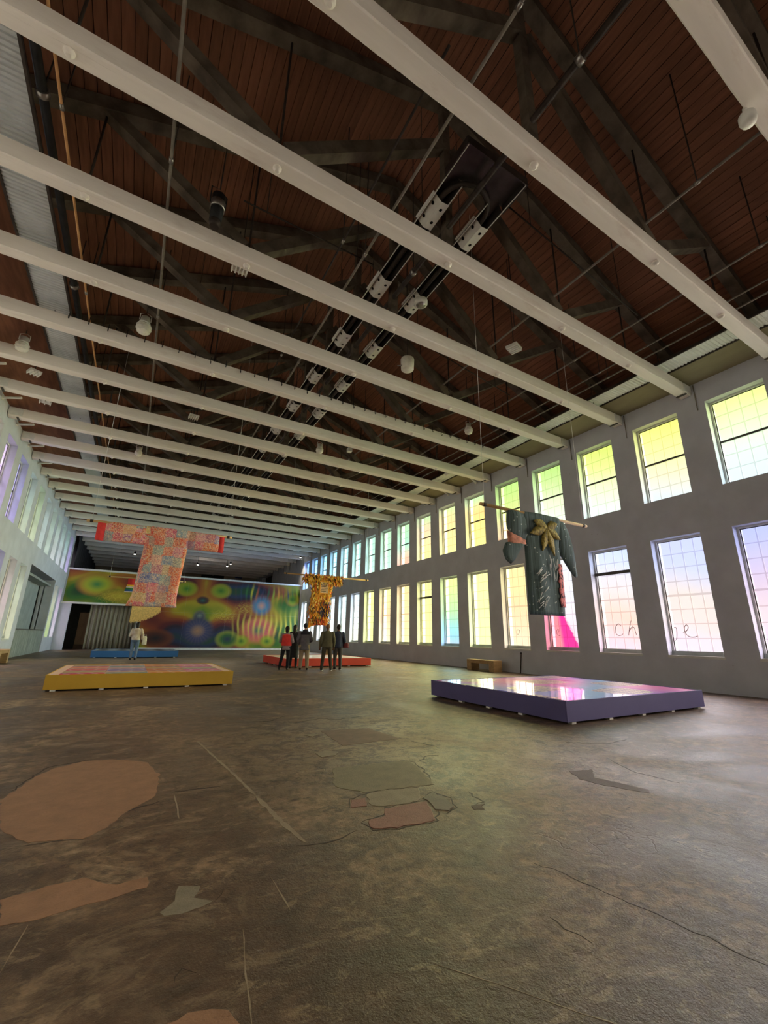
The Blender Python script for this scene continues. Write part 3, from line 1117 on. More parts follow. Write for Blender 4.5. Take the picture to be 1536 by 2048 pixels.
def slat_light(x, y, z, label, rz=0.0, n=5, w=.30):
    r = empty('louvre_light', (x, y, z), rz, label=label, cat='lamp', group='small white louvred lights')
    for k in range(n):
        MB().box(-w / 2 + k * w / (n - 1) - .014, -w / 2 + k * w / (n - 1) + .014, -.15, .15, 0, .05).build('louvre', M['white_metal'], r)
    MB().box(-w / 2 - .02, w / 2 + .02, -.16, .16, .05, .10).build('housing', M['white_metal'], r)
    stem(r, .10, chord(x) + .33 - z)


slat_light(0.84, 8.05, 8.9, 'white louvred light peeping below the third beam on the left')
slat_light(7.92, 6.94, 8.9, 'white louvred light right of the heater above the purple platform', .3)
slat_light(-3.81, 15.25, 8.85, 'white lantern shaped louvred light at the left wall', .5, 4, .26)
slat_light(-3.82, 17.3, 8.88, 'flat white louvred light at the left wall, farther one', .2, 3, .30)
slat_light(0.78, 15.7, 8.86, 'white louvred light in the middle bays left of the heater', .1, 5, .28)

cy = empty('drum_lamp', (5.81, 9.05, 8.76), label='white drum shaped lamp hanging right of the heater', cat='lamp')
MB().lathe((0, 0, 0), [(.02, -.002), (.165, 0), (.185, .02), (.20, .34), (.19, .37), (.03, .38)], 24).build('drum', LENS, cy)
MB().tube([(-.18, 0, .1), (-.34, 0, .02)], .014, 6).build('side_arm', M['alu'], cy)
stem(cy, .38, chord(5.81) + .33 - 8.76)

pj = empty('projector_spot', (0.18, 6.98, 8.98), .4, label='black and silver projector spotlight hanging between the first beams', cat='spotlight')
MB().tube([(0, 0, -.25), (0.02, .03, .40)], [.11, .13], 14).build('body', M['black'], pj)
MB().tube([(0.01, .015, .06), (0.013, .02, .24)], .136, 14).build('silver_band', M['alu'], pj)
MB().tube([(0, 0, -.38), (0, 0, -.24)], [.085, .105], 14).build('snout', M['iron'], pj)
MB().tube([(-.15, 0, .10), (-.16, 0, .48), (0, 0, .56), (.16, 0, .48), (.15, 0, .10)], .012, 6).build('yoke', M['black'], pj)
stem(pj, .56, chord(.18) + .33 - 8.98)

sr = empty('bullet_spot', (6.42, 1.16, 8.36), label='white round spotlight under the beam nearest the camera', cat='spotlight')
MB().lathe((0, 0, 0), [(.02, -.09), (.085, -.085), (.105, -.02), (.10, .07), (.06, .12), (.02, .13)], 16).build('head', M['white_metal'], sr)
MB().tube([(0, 0, .12), (0, 0, .215)], .03, 8).build('mount', M['white_metal'], sr)

rd = empty('loudspeaker', (4.98, 7.15, 9.22), .5, label='round grey loudspeaker clamped under the right heater leg', cat='loudspeaker')
MB().lathe((0, 0, 0), [(.02, -.03), (.12, -.028), (.17, 0), (.17, .09), (.10, .14), (.02, .15)], 20).build('housing', M['white_metal'], rd)
MB().lathe((0, 0, -.034), [(.01, 0), (.115, 0), (.115, .008), (.01, .008)], 20).build('grille', M['alu'], rd)
stem(rd, .15, 9.436 - 9.22)

for k, (x, y, lab) in enumerate(((6.9, 15.3, 'small pinkish junction box hanging mid hall'), (0.0, 22.5, 'small dark junction box over the left bays'), (3.2, 26.0, 'pale junction box far along the roof'))):
    j = empty('junction_box', (x, y, 8.84), label=lab, cat='box', group='junction boxes under the roof')
    MB().box(-.09, .09, -.09, .09, 0, .16).build('box', M['white_metal'] if k != 1 else M['black'], j)
    stem(j, .16, chord(x) + .33 - 8.84)

# ================================================================== MURAL PARTITION AND REAR
mw = empty('wall_mural', (XC, Y_MURAL, 0), label='freestanding white partition across the hall carrying the swirling mural', cat='wall', kind='structure')
OX0, OX1, OZ = -4.28, 0.24, 3.38


def mpart(name, mat, x0, x1, y0, y1, z0, z1):
    o = MB().box(x0, x1, y0, y1, z0, z1).build(name, mat, mw)
    o.location = (-XC, -Y_MURAL, 0)
    return o


grid_plate([XL + .01, OX0, OX1, XR - .01], [0, OZ, H_MURAL], lambda i, j: not (i == 1 and j == 0), 0, .35, lambda d, u, v: (u - XC, d, v)).build('partition', M['wall'], mw)
mpart('top_trim', M['white_metal'], XL + .01, XR - .01, Y_MURAL - .06, Y_MURAL - .002, H_MURAL - .14, H_MURAL)
mpart('opening_trim', M['white_metal'], XL + .01, OX1 + .12, Y_MURAL - .06, Y_MURAL - .002, OZ - .02, OZ + .12)
mpart('base_trim', M['white_metal'], OX1 + .02, XR - .01, Y_MURAL - .05, Y_MURAL - .002, 0, .17)

PAL = [tuple(lin(c) for c in q) for q in ((40, 84, 52), (66, 122, 52), (132, 150, 44), (190, 168, 48), (180, 112, 44), (150, 70, 48), (104, 40, 48), (50, 42, 62), (42, 58, 92), (40, 84, 52))]


def pal(t):
    t = (t % 1.0) * (len(PAL) - 1)
    i = int(t)
    f = t - i
    f = f * f * (3 - 2 * f)
    return tuple(a + (b - a) * f for a, b in zip(PAL[i], PAL[i + 1]))


def mural_colour(X, Z):
    xm = abs(X - 5.1)                        # mirror axis
    v = 0.33 + 0.30 * math.sin(0.62 * xm + 0.9 * math.sin(1.05 * Z + 0.5)) + 0.16 * math.sin(1.9 * Z - 0.5 * xm)
    v += 0.05 * math.sin(2.3 * xm + Z * 2)
    v += 0.26 * math.exp(-((Z - 5.2) / .9) ** 2) + 0.24 * math.exp(-((Z - .7) / .8) ** 2)
    c = pal(v)

    def over(c, col, k):
        k = max(0, min(1, k))
        return tuple(a + (b - a) * k for a, b in zip(c, col))
    S = lambda r, g, b: (lin(r), lin(g), lin(b))
    for cx, cz, rx, rz, cols in (
            (3.6, 5.0, 1.0, .72, ((60, 130, 50), (150, 170, 50), (190, 160, 50))), (6.4, 5.0, 1.0, .72, ((60, 130, 50), (150, 170, 50), (190, 160, 50))),
            (5.0, 4.1, .6, .4, ((50, 110, 110), (60, 60, 60), (120, 50, 50))), (4.9, 2.75, .6, .6, ((160, 170, 150), (90, 100, 110), (150, 140, 90))),
            (4.9, 1.55, 1.5, 1.3, ((200, 150, 110), (70, 76, 120), (60, 60, 90))), (10.0, 1.7, 1.8, 1.3, ((60, 140, 110), (236, 110, 110), (226, 150, 80))),
            (8.6, .75, .8, .62, ((50, 120, 50), (170, 190, 50), (190, 140, 60))), (10.9, .75, .8, .62, ((50, 120, 50), (170, 190, 50), (190, 140, 60))),
            (10.1, 3.9, 1.1, 1.1, ((240, 170, 140), (80, 150, 190), (170, 90, 60))), (13.0, 4.6, .8, .7, ((50, 130, 60), (160, 190, 60), (180, 120, 60))),
            (-2.9, 4.9, 1.5, 1.0, ((60, 150, 90), (190, 200, 60), (200, 100, 60))), (-1.2, 4.1, 1.6, .6, ((220, 200, 70), (200, 170, 60), (120, 140, 50))),
            (1.8, 0.9, 1.5, .8, ((30, 40, 50), (90, 50, 45), (150, 80, 50))), (7.4, .9, 1.1, .8, ((36, 50, 90), (60, 110, 60), (190, 190, 70)))):
        d = math.hypot((X - cx) / rx, (Z - cz) / rz)
        if d < 1:
            ca, cb, cc = (S(*q) for q in cols)
            col = over(ca, cb, d / .45) if d < .45 else over(cb, cc, (d - .45) / .55)
            c = over(c, col, min(1, (1 - d) / .3))
            ray = 0.5 + 0.5 * math.sin(22 * math.atan2(Z - cz, X - cx))
            if rx > 1.2 and 0.15 < d < .9 and X > 4:
                c = over(c, S(244, 214, 150), .14 * ray * (1 - d))
    # wavy vertical streaks on the right half and at the far left
    if X > 7.4:
        k = min(1, (X - 7.4) / .8) * max(0, min(1, (Z - .5) / .6))
        sxx = math.sin(2 * math.pi * (X * 2.1 + .16 * math.sin(2.4 * Z + X)))
        mid = math.exp(-((Z - 2.1) / 1.0) ** 2)
        top = math.exp(-((Z - 5.0) / .6) ** 2) * (1 if X > 9 else .5)
        c = over(c, S(236, 220, 90), k * mid * max(0, sxx) * .85)
        hue = pal(X * .45 + .2)
        c = over(c, tuple(min(1, h * 2.2) for h in hue), k * top * max(0, sxx) * .9)
        c = over(c, S(60, 40, 50), k * (mid + top) * max(0, -sxx) * .30)
    # scribbled yellow clusters
    for cx, cz, rx, rz in ((6.9, 2.9, 1.4, .7), (8.6, 3.6, 1.0, .6), (-1.6, 4.0, 1.5, .7)):
        d = math.hypot((X - cx) / rx, (Z - cz) / rz)
        if d < 1:
            q = math.sin(17 * X + 5 * math.sin(11 * Z)) * math.sin(19 * Z + 4 * math.sin(9 * X))
            c = over(c, S(230, 206, 80), (1 - d) * 1.6 * max(0, q))
    return c


def mural_dark(X, Z):
    return tuple(.78 * q for q in mural_colour(X, Z))


def mural_mesh(x0, x1, z0, z1, name):
    b = MB()
    st = 0.055
    nx, nz = int((x1 - x0) / st), int((z1 - z0) / st)
    for j in range(nz + 1):
        for i in range(nx + 1):
            b.v.append((x0 + (x1 - x0) * i / nx - XC, -0.012, z0 + (z1 - z0) * j / nz))
    for j in range(nz):
        for i in range(nx):
            k = j * (nx + 1) + i
            b.f.append((k, k + 1, k + nx + 2, k + nx + 1))
    b.sm = [False] * len(b.f)
    me = b.mesh(name, M['mural'])
    paint(me, lambda x, y, z: mural_dark(x + XC, z))
    o = obj(name, me, mw)
    s = o.modifiers.new('thickness', 'SOLIDIFY')
    s.thickness = .008
    s.offset = -1
    return o


M['mural'] = pigment_mat('satin_mural_print', 0.42, 0.0, 0.4)
# printed sheets, butted edge to edge
mural_mesh(XL + .12, OX1 + .10, OZ + .125, H_MURAL - .145, 'mural_sheet')
for k in range(4):
    xa = OX1 + .105 + k * (XR - .12 - OX1 - .105) / 4
    xb = OX1 + .105 + (k + 1) * (XR - .12 - OX1 - .105) / 4 - .004
    mural_mesh(xa, xb, .175, 3.02, 'mural_sheet')
    mural_mesh(xa, xb, 3.024, H_MURAL - .145, 'mural_sheet')

# curtain in the opening
cb = MB()
rg = []
for k in range(260):
    x = -3.05 + 3.5 * k / 259
    y = .09 * math.sin(x * 21 + 1.2 * math.sin(x * 3.1)) + .03 * math.sin(x * 47)
    y2 = .55 * y + .02
    rg.append([(x, y, .03), (x, y * .95, 1.2), (x, .8 * y, 2.4), (x, y2, 3.5)])
cb.rings(rg, closed=False)
cur = cb.build('curtain', mat_noise('grey_curtain_cloth', rgb(150, 142, 130), rgb(168, 160, 146), 3, (4, 4, .4), .85), None, (0, Y_MURAL + .75, 0), label='grey pleated curtain hanging in the opening below the mural', cat='curtain')
cur.modifiers.new('thickness', 'SOLIDIFY').thickness = .006
# dark vestibule behind the opening
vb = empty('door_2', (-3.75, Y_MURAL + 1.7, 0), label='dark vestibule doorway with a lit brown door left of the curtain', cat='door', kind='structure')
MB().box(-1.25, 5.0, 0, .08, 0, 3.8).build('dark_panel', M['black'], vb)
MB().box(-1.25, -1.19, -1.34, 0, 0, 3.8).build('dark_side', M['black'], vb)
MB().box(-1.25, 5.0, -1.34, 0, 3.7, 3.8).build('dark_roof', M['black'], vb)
MB().box(.02, .62, -.05, -.005, .35, 2.75).build('door_leaf', mat_noise('brown_door', rgb(150, 116, 88), rgb(174, 138, 104), 3, (1, 1, .3)), vb)
MB().box(.60, .68, -.06, -.002, .35, 2.8).build('door_edge', M['ply'], vb)
MB().box(-.04, .70, -.06, -.002, 2.75, 2.83).build('door_head', M['iron'], vb)
MB().box(0, .72, -.04, -.002, 0, .34).build('threshold_board', mat_noise('brown_board', rgb(92, 70, 56), rgb(110, 86, 68), 3), vb)

# dark drapes along the left of the rear hall and above it
dr = MB()
rg = []
for k in range(160):
    y = Y_MURAL + .5 + 17.5 * k / 159
    rg.append([(XL + .25 + .05 * math.sin(k * 1.9), y, 0.02), (XL + .25 + .04 * math.sin(k * 1.9), y, 9.3)])
dr.rings(rg, closed=False)
d_ = dr.build('drape', mat_noise('charcoal_drape', rgb(58, 54, 56), rgb(70, 66, 68), 3), label='charcoal drape lining the left wall beyond the mural', cat='drape')
d_.modifiers.new('thickness', 'SOLIDIFY').thickness = .01
MB().box(6.8, 9.6, Y_END - .06, Y_END - .005, 3.0, 9.2).build('dark_banner', M['black'], label='dark hanging panel on the far end wall', cat='panel')
sg = MB().box(11.0, 11.9, Y_END - .08, Y_END - .004, 8.6, 9.35).build('blue_sign', plain('blue_panel', rgb(44, 66, 124), .5), label='small blue square panel high on the far end wall', cat='panel')

# far spotlights
BULB, nt_, bs_ = new_mat('lit_spot_lens')
bs_.inputs['Emission Color'].default_value = (1, .93, .8, 1)
bs_.inputs['Emission Strength'].default_value = 14
for k, (x, y, z, lab) in enumerate(((-0.80, 45.5, 8.28, 'lit spotlight at the left above the mural'), (5.66, 45.3, 8.98, 'lit spotlight high in the cluster right of the patchwork tunic'), (5.33, 46.4, 8.84, 'lit spotlight just left below the highest one'),
                                    (4.75, 46.0, 7.9, 'lit spotlight lowest in the middle'), (7.55, 46.0, 8.0, 'lit spotlight lower of the right pair'), (7.9, 46.2, 8.3, 'lit spotlight upper of the right pair'), (13.3, 40.0, 8.62, 'lit spotlight at the right wall over the mural end'))):
    s_ = empty('track_spot', (x, y, z), label=lab, cat='spotlight', group='lit track spotlights over the mural')
    MB().lathe((0, 0, 0), [(.03, .02), (.085, .03), (.095, .08), (.08, .24), (.03, .27)], 14).build('can', M['black'], s_)
    MB().lathe((0, 0, 0), [(.01, -.012), (.07, -.006), (.078, .025), (.01, .03)], 14).build('lens', BULB, s_)
    MB().tube([(0, 0, .26), (0, 0, chord(x) + .345 - z)], .012, 6).build('stem', M['black'], s_)
    ld = bpy.data.lights.new('spot_beam', 'SPOT')
    ld.energy = 220
    ld.color = (1, .82, .58)
    ld.spot_size = R(95)
    ld.spot_blend = .7
    ld.shadow_soft_size = .08
    lo = bpy.data.objects.new('spot_beam', ld)
    COL.objects.link(lo)
    lo.parent = s_
    lo.location = (0, 0, -.05)
    lo.rotation_euler = (R(-38 if y > 42 else 0), 0, 0)

# ================================================================== PLATFORMS
def platform(x0, x1, y0, y1, colour, side2, top_fn, label, rim=None, panels=(4, 1), gloss=0.0, trough=0.3):
    """low plinth on shims: four painted sides, printed panels on top"""
    H, Z0 = 0.35, 0.035
    p = empty('plinth', ((x0 + x1) / 2, (y0 + y1) / 2, 0), label=label, cat='plinth', group='low painted plinths with printed tops')
    a, b = (x1 - x0) / 2, (y1 - y0) / 2
    ms = plain(label[:14] + ' paint', colour, .55, k=.03, scale=3, bmp=.03)
    for args in ((-a, a, -b, -b + .02, Z0, H), (-a, a, b - .02, b, Z0, H), (-a, -a + .02, -b + .02, b - .02, Z0, H), (a - .02, a, -b + .02, b - .02, Z0, H)):
        bevel(MB().box(*args).build('side_panel', ms, p), .003)
    tbd = MB().box(-a + .02, a - .02, -b + .02, b - .02, H - .03, H - .012).build('top_board', plain(label[:14] + ' deck', rim or (.8, .78, .75), .5, k=.03), p)
    mt = pigment_mat(label[:14] + ' print', 0.45, gloss, .15)
    m_ = trough
    nx, ny = panels
    for i in range(nx):
        for j in range(ny):
            xa, xb = -a + m_ + (2 * a - 2 * m_) * i / nx, -a + m_ + (2 * a - 2 * m_) * (i + 1) / nx - .012
            ya, yb = -b + m_ * .6 + (2 * b - 1.2 * m_) * j / ny, -b + m_ * .6 + (2 * b - 1.2 * m_) * (j + 1) / ny - .012
            g = MB()
            n1, n2 = int((xb - xa) / .03), int((yb - ya) / .03)
            for v in range(n2 + 1):
                for u in range(n1 + 1):
                    g.v.append((xa + (xb - xa) * u / n1, ya + (yb - ya) * v / n2, H - .004))
            for v in range(n2):
                for u in range(n1):
                    k = v * (n1 + 1) + u
                    g.f.append((k, k + 1, k + n1 + 2, k + n1 + 1))
            g.sm = [False] * len(g.f)
            me = g.mesh('top_panel', mt)
            paint(me, lambda x, y, z: top_fn(x / a, y / b, i, j))
            o = obj('top_panel', me, tbd)
            s = o.modifiers.new('thickness', 'SOLIDIFY')
            s.thickness = .008
            s.offset = -1
    for k in range(5):
        fx = -a + .18 + (2 * a - .36) * k / 4
        for fy in (-b + .06, b - .06):
            MB().box(fx - .05, fx + .05, fy - .04, fy + .04, 0, Z0).build('shim', M['white_metal'], p)
    for k in range(1, 4):
        fy = -b + .18 + (2 * b - .36) * k / 4
        for fx in (-a + .06, a - .06):
            MB().box(fx - .04, fx + .04, fy - .05, fy + .05, 0, Z0).build('shim', M['white_metal'], p)
    MB().box(-a + .15, a - .15, -b + .15, b - .15, .0, Z0 + .02).build('recessed_base', M['black'], p)
    return p


LC = lambda r, g, b: (lin(r), lin(g), lin(b))


def lerp3(a, b, k):
    k = max(0, min(1, k))
    return tuple(p + (q - p) * k for p, q in zip(a, b))


def top_purple(x, y, i, j):
    # soft blue to violet to pink bands with fine diagonal hatching in patches
    t = .5 + .5 * math.sin(2.2 * (x + .8 * y) + .8)
    c = lerp3(LC(70, 66, 206), LC(214, 60, 160), t)
    c = lerp3(c, LC(110, 196, 236), .8 * max(0, math.sin(1.7 * x - 2.6 * y + .4)) ** 3)
    if math.sin(5 * x + 1) * math.sin(6 * y - .5) > .2:
        s = math.sin(60 * (x + .55 * y))
        c = lerp3(c, LC(236, 216, 170) if s > 0 else LC(70, 30, 100), .7)
    return c


def top_yellow(x, y, i, j):
    base = (LC(214, 50, 80), LC(120, 96, 180), LC(206, 110, 50), LC(214, 66, 146))[i % 4]
    s = math.sin(9 * y + i) * .5 + .5
    c = lerp3(base, LC(240, 180, 90), .6 * s)
    c = lerp3(c, LC(70, 60, 150), .8 * max(0, math.sin(14 * y + 2 * i)) ** 4)
    c = lerp3(c, LC(240, 236, 230), .6 * max(0, math.sin(46 * x + 3 * math.sin(20 * y))) ** 4)
    c = lerp3(c, LC(120, 170, 120), .7 * max(0, math.sin(5 * y + 1.5 * i - 2)) ** 6)
    return c


def top_blue(x, y, i, j):
    return lerp3(LC(150, 150, 160), LC(70, 66, 70), .5 + .5 * math.sin(14 * x))


def top_red(x, y, i, j):
    return lerp3(LC(214, 208, 196), LC(226, 170, 140), .5 + .5 * math.sin(9 * x + 4 * y))


platform(6.22, 10.45, 4.98, 8.65, rgb(92, 86, 134), None, top_purple, 'purple plinth with glossy blue and pink top in the right foreground', (.35, .36, .62), (4, 3), .42, .1)
platform(-1.50, 2.54, 12.52, 16.15, rgb(198, 158, 54), None, top_yellow, 'mustard yellow plinth with striped printed top on the left', LC(226, 190, 170), (4, 1), .25, .22)
platform(-1.64, 2.50, 27.75, 31.4, rgb(58, 112, 182), None, top_blue, 'blue plinth in front of the curtain', LC(150, 150, 150), (4, 1), .12, .2)
platform(5.85, 9.92, 18.55, 22.2, rgb(214, 78, 58), None, top_red, 'red plinth behind the standing visitors', LC(220, 210, 200), (4, 1), .12, .2)


# ================================================================== HANGING GARMENTS
def cloth_body(rows, depth, folds, amp, n=40, ph=0.0):
    """closed cloth tube lofted down z. rows: (z, x_left, x_right)"""
    rg = []
    for k, (z, xa, xb) in enumerate(rows):
        c, w = (xa + xb) / 2, (xb - xa) / 2
        r = []
        f = k / (len(rows) - 1)
        for j in range(n):
            t = 2 * math.pi * j / n
            u = math.copysign(abs(math.cos(t)) ** .7, math.cos(t))
            y = depth * math.copysign(abs(math.sin(t)) ** .8, math.sin(t))
            y += amp * (.3 + .7 * f) * math.sin(folds * u + ph + .8 * f)
            r.append((c + w * u, y, z))
        rg.append(r)
    return MB().rings(rg)


def cloth_sleeve(cols, depth, n=24, amp=.02):
    """closed cloth tube lofted along x. cols: (x, z_top, z_bottom)"""
    rg = []
    for k, (x, zt, zb) in enumerate(cols):
        c, h = (zt + zb) / 2, (zt - zb) / 2
        r = []
        for j in range(n):
            t = 2 * math.pi * j / n
            r.append((x, depth * (.45 + .55 * min(1, k, len(cols) - 1 - k)) * math.sin(t) + .6 * amp * math.sin(9 * c + 6 * x + 4 * math.cos(t)), c + h * math.copysign(abs(math.cos(t)) ** .6, math.cos(t))))
        rg.append(r)
    return MB().rings(rg)


def interp_rows(keys, n):
    out = []
    for k in range(n + 1):
        t = keys[0][0] + (keys[-1][0] - keys[0][0]) * k / n
        for a, b in zip(keys, keys[1:]):
            if (a[0] - t) * (b[0] - t) <= 1e-9:
                f = 0 if a[0] == b[0] else (t - a[0]) / (b[0] - a[0])
                out.append((t, a[1] + (b[1] - a[1]) * f, a[2] + (b[2] - a[2]) * f))
                break
    return out


def hang(name, label, y, pole_x, pole_z, group='large tunics hung on poles over the plinths'):
    g = empty(name, ((pole_x[0] + pole_x[1]) / 2, y, pole_z), label=label, cat='garment', group=group)
    L = (pole_x[1] - pole_x[0]) / 2
    po = MB().tube([(-L, 0, 0), (L, 0, 0)], .038, 10).build('pole', M['pole'], g)
    for s in (-1, 1):
        MB().tube([(s * (L - .12), 0, 0), (s * (L - .12), 0, chord((pole_x[0] + pole_x[1]) / 2 + s * (L - .12)) + .345 - pole_z)], .005, 5).build('cord', M['white_metal'], po)
        MB().tube([(s * (L - .12) - .04, 0, 0), (s * (L - .12) + .04, 0, 0)], .044, 10).build('cord_wrap', M['iron'], po)
    return g


def gpart(g, b, name, mat):
    o = b.build(name, mat, g)
    o.location = (-g.location.x, 0, -g.location.z)
    return o


# --- patchwork tunic over the yellow plinth
def patch_mat():
    m, nt, bs = new_mat('patchwork_print')
    v = coords(nt, 'Object')
    vo = nt.nodes.new('ShaderNodeTexVoronoi')
    vo.distance = 'CHEBYCHEV'
    vo.inputs['Scale'].default_value = 3.6
    vo.inputs['Randomness'].default_value = .35
    nt.links.new(v, vo.inputs['Vector'])
    sep = nt.nodes.new('ShaderNodeSeparateColor')
    nt.links.new(vo.outputs['Color'], sep.inputs[0])
    c = ramp(nt, sep.outputs[0], [(0, rgb(232, 90, 60)), (.2, rgb(240, 130, 70)), (.33, rgb(230, 90, 120)), (.46, rgb(240, 160, 170)), (.58, rgb(240, 206, 120)), (.70, rgb(120, 136, 196)), (.82, rgb(150, 190, 176)), (.9, rgb(226, 130, 90)), (1, rgb(176, 110, 170))], 'LINEAR')
    f = noise(nt, v, 26, 3, .7, 1.5)
    c = mixc(nt, ramp(nt, f, [(.48, (0, 0, 0, 1)), (.56, (.85, .85, .85, 1))]), c, rgb(252, 232, 190))
    f2 = noise(nt, v, 34, 3, .7, 1.0)
    c = mixc(nt, ramp(nt, f2, [(.54, (0, 0, 0, 1)), (.62, (.7, .7, .7, 1))]), c, rgb(120, 70, 110))
    f3 = noise(nt, v, 2.2, 2)
    c = mixc(nt, ramp(nt, f3, [(.5, (0, 0, 0, 1)), (.7, (.4, .4, .4, 1))]), c, rgb(236, 96, 80))
    nt.links.new(c, bs.inputs['Base Color'])
    bs.inputs['Roughness'].default_value = .8
    return m


PATCH = patch_mat()
RED = plain('red_cuff', rgb(232, 70, 66), .75)
gy = 14.35
g = hang('tunic', 'pink and orange patchwork tunic with long straight sleeves over the yellow plinth', gy, (-1.58, 2.40), 4.33)
gpart(g, cloth_body(interp_rows([(4.36, -.12, 1.16), (3.8, -.06, 1.12), (3.0, -.10, 1.06), (2.30, -.16, 1.02), (2.10, -.24, 1.04), (2.02, -.26, 1.06)], 22), .13, 5, .035), 'body', PATCH)
gpart(g, cloth_sleeve([(x, 4.37, 3.80) for x in (-1.10, -.8, -.5, -.2, .05)], .10), 'sleeve', PATCH)
gpart(g, cloth_sleeve([(x, 4.37, 3.80) for x in (1.0, 1.3, 1.6, 1.9, 2.02)], .10), 'sleeve', PATCH)
gpart(g, cloth_sleeve([(x, 4.375, 3.795) for x in (-1.30, -1.095)], .104), 'cuff', RED)
gpart(g, cloth_sleeve([(x, 4.375, 3.795) for x in (2.015, 2.17)], .104), 'cuff', RED)

# --- dark garment over the purple plinth
def dark_mat():
    m, nt, bs = new_mat('dark_green_embroidered')
    v = coords(nt, 'Object')
    st = noise(nt, coords(nt, 'Object', (30, 1, .6)), 1.0, 3, .6)
    c = ramp(nt, st, [(.35, rgb(52, 66, 62)), (.5, rgb(76, 94, 90)), (.66, rgb(104, 120, 122))])
    vo = nt.nodes.new('ShaderNodeTexVoronoi')
    vo.inputs['Scale'].default_value = 8
    nt.links.new(v, vo.inputs['Vector'])
    c = mixc(nt, ramp(nt, vo.outputs['Distance'], [(.10, (1, 1, 1, 1)), (.15, (0, 0, 0, 1))]), c, rgb(196, 204, 196))
    vo2 = nt.nodes.new('ShaderNodeTexVoronoi')
    vo2.inputs['Scale'].default_value = 19
    nt.links.new(v, vo2.inputs['Vector'])
    c = mixc(nt, ramp(nt, vo2.outputs['Distance'], [(.07, (.6, .6, .6, 1)), (.11, (0, 0, 0, 1))]), c, rgb(150, 156, 140))
    nt.links.new(c, bs.inputs['Base Color'])
    bs.inputs['Roughness'].default_value = .8
    return m


DARK = dark_mat()
LIN = plain('pink_lining', rgb(206, 140, 116), .8, k=.3, scale=9)
GOLD = mat_noise('gold_leaf_applique', rgb(96, 84, 40), rgb(178, 156, 72), 22, rough=.7)
WHITEY = plain('white_beading', rgb(214, 214, 206), .6)
ROSE = plain('rose_applique', rgb(196, 110, 116), .7, k=.3, scale=8)
gy = 6.8
g = hang('tunic', 'dark green robe with drooping sleeves and gold leaf collar over the purple plinth', gy, (6.29, 9.94), 4.165)
gpart(g, cloth_body(interp_rows([(4.19, 7.62, 8.86), (4.05, 7.60, 8.86), (3.5, 7.62, 8.74), (3.0, 7.62, 8.74), (2.3, 7.62, 8.76), (1.86, 7.63, 8.74), (1.83, 7.64, 8.73)], 26), .11, 6, .03), 'body', DARK)
# near sleeve: upper flap, lining opening and hanging pocket
gpart(g, cloth_sleeve([(7.10, 4.18, 3.66), (7.22, 4.19, 3.60), (7.45, 4.19, 3.52), (7.66, 4.18, 3.44)], .09), 'sleeve', DARK)
gpart(g, cloth_sleeve([(7.08, 3.67, 3.30), (7.2, 3.64, 3.34), (7.45, 3.55, 3.36), (7.62, 3.50, 3.40)], .06), 'sleeve_lining', LIN)
gpart(g, cloth_sleeve([(6.93, 3.26, 3.06), (7.0, 3.38, 2.96), (7.10, 3.40, 2.90), (7.22, 3.40, 3.0), (7.40, 3.43, 3.24), (7.56, 3.46, 3.38)], .075), 'sleeve_pocket', DARK)
gpart(g, cloth_sleeve([(8.72, 4.18, 3.42), (8.85, 4.18, 3.26), (9.0, 4.17, 3.06), (9.13, 4.0, 2.90), (9.22, 3.56, 2.80), (9.31, 3.16, 2.76)], .08), 'sleeve', DARK)
for k, (ang, ln) in enumerate(((200, .62), (250, .62), (285, .70), (330, .50), (165, .45), (20, .4))):
    a = R(ang)
    b = MB()
    cx, cz = 8.22, 3.86
    rg = []
    for q in range(9):
        f = q / 8
        wv = .12 * math.sin(math.pi * (f * .9 + .08))
        px, pz = cx + math.cos(a) * ln * f, cz + math.sin(a) * ln * f
        pz = min(pz, 4.17)
        nx, nz = -math.sin(a) * wv, math.cos(a) * wv
        rg.append([(px + nx, -.155, min(4.18, pz + nz)), (px, -.168, pz), (px - nx, -.155, pz - nz), (px, -.13, pz)])
    b.rings(rg)
    gpart(g, b, 'leaf_applique', GOLD)
rnd = random.Random(5)
b = MB()
for k in range(34):
    x0_, z0_ = (rnd.uniform(7.68, 7.98), rnd.uniform(1.9, 2.75)) if k % 3 else (rnd.uniform(8.2, 8.5), rnd.uniform(2.55, 2.95))
    a = rnd.uniform(.4, 1.1) if k % 3 else rnd.uniform(1.3, 1.9)
    ln = rnd.uniform(.12, .28)
    b.tube([(x0_, -.155, z0_), (x0_ + math.cos(a) * ln, -.155, z0_ + math.sin(a) * ln)], .008, 5)
o = gpart(g, b, 'bead_strokes', WHITEY)
o['kind'] = 'stuff'
b = MB()
rg = []
for k in range(13):
    z_ = 3.02 - 1.0 * k / 12
    xa = 8.52 + .03 * math.sin(k * 2.3) - .004 * k
    rg.append([(xa + (8.745 - xa) * q / 5, -.128 + .085 * (q / 5) ** 3, z_) for q in range(6)])
b.rings(rg, closed=False)
gpart(g, b, 'rose_panel', mat_noise('rose_print', rgb(60, 52, 60), rgb(222, 132, 128), 14, rough=.8, lo=.42, hi=.5)).modifiers.new('t', 'SOLIDIFY').thickness = .012

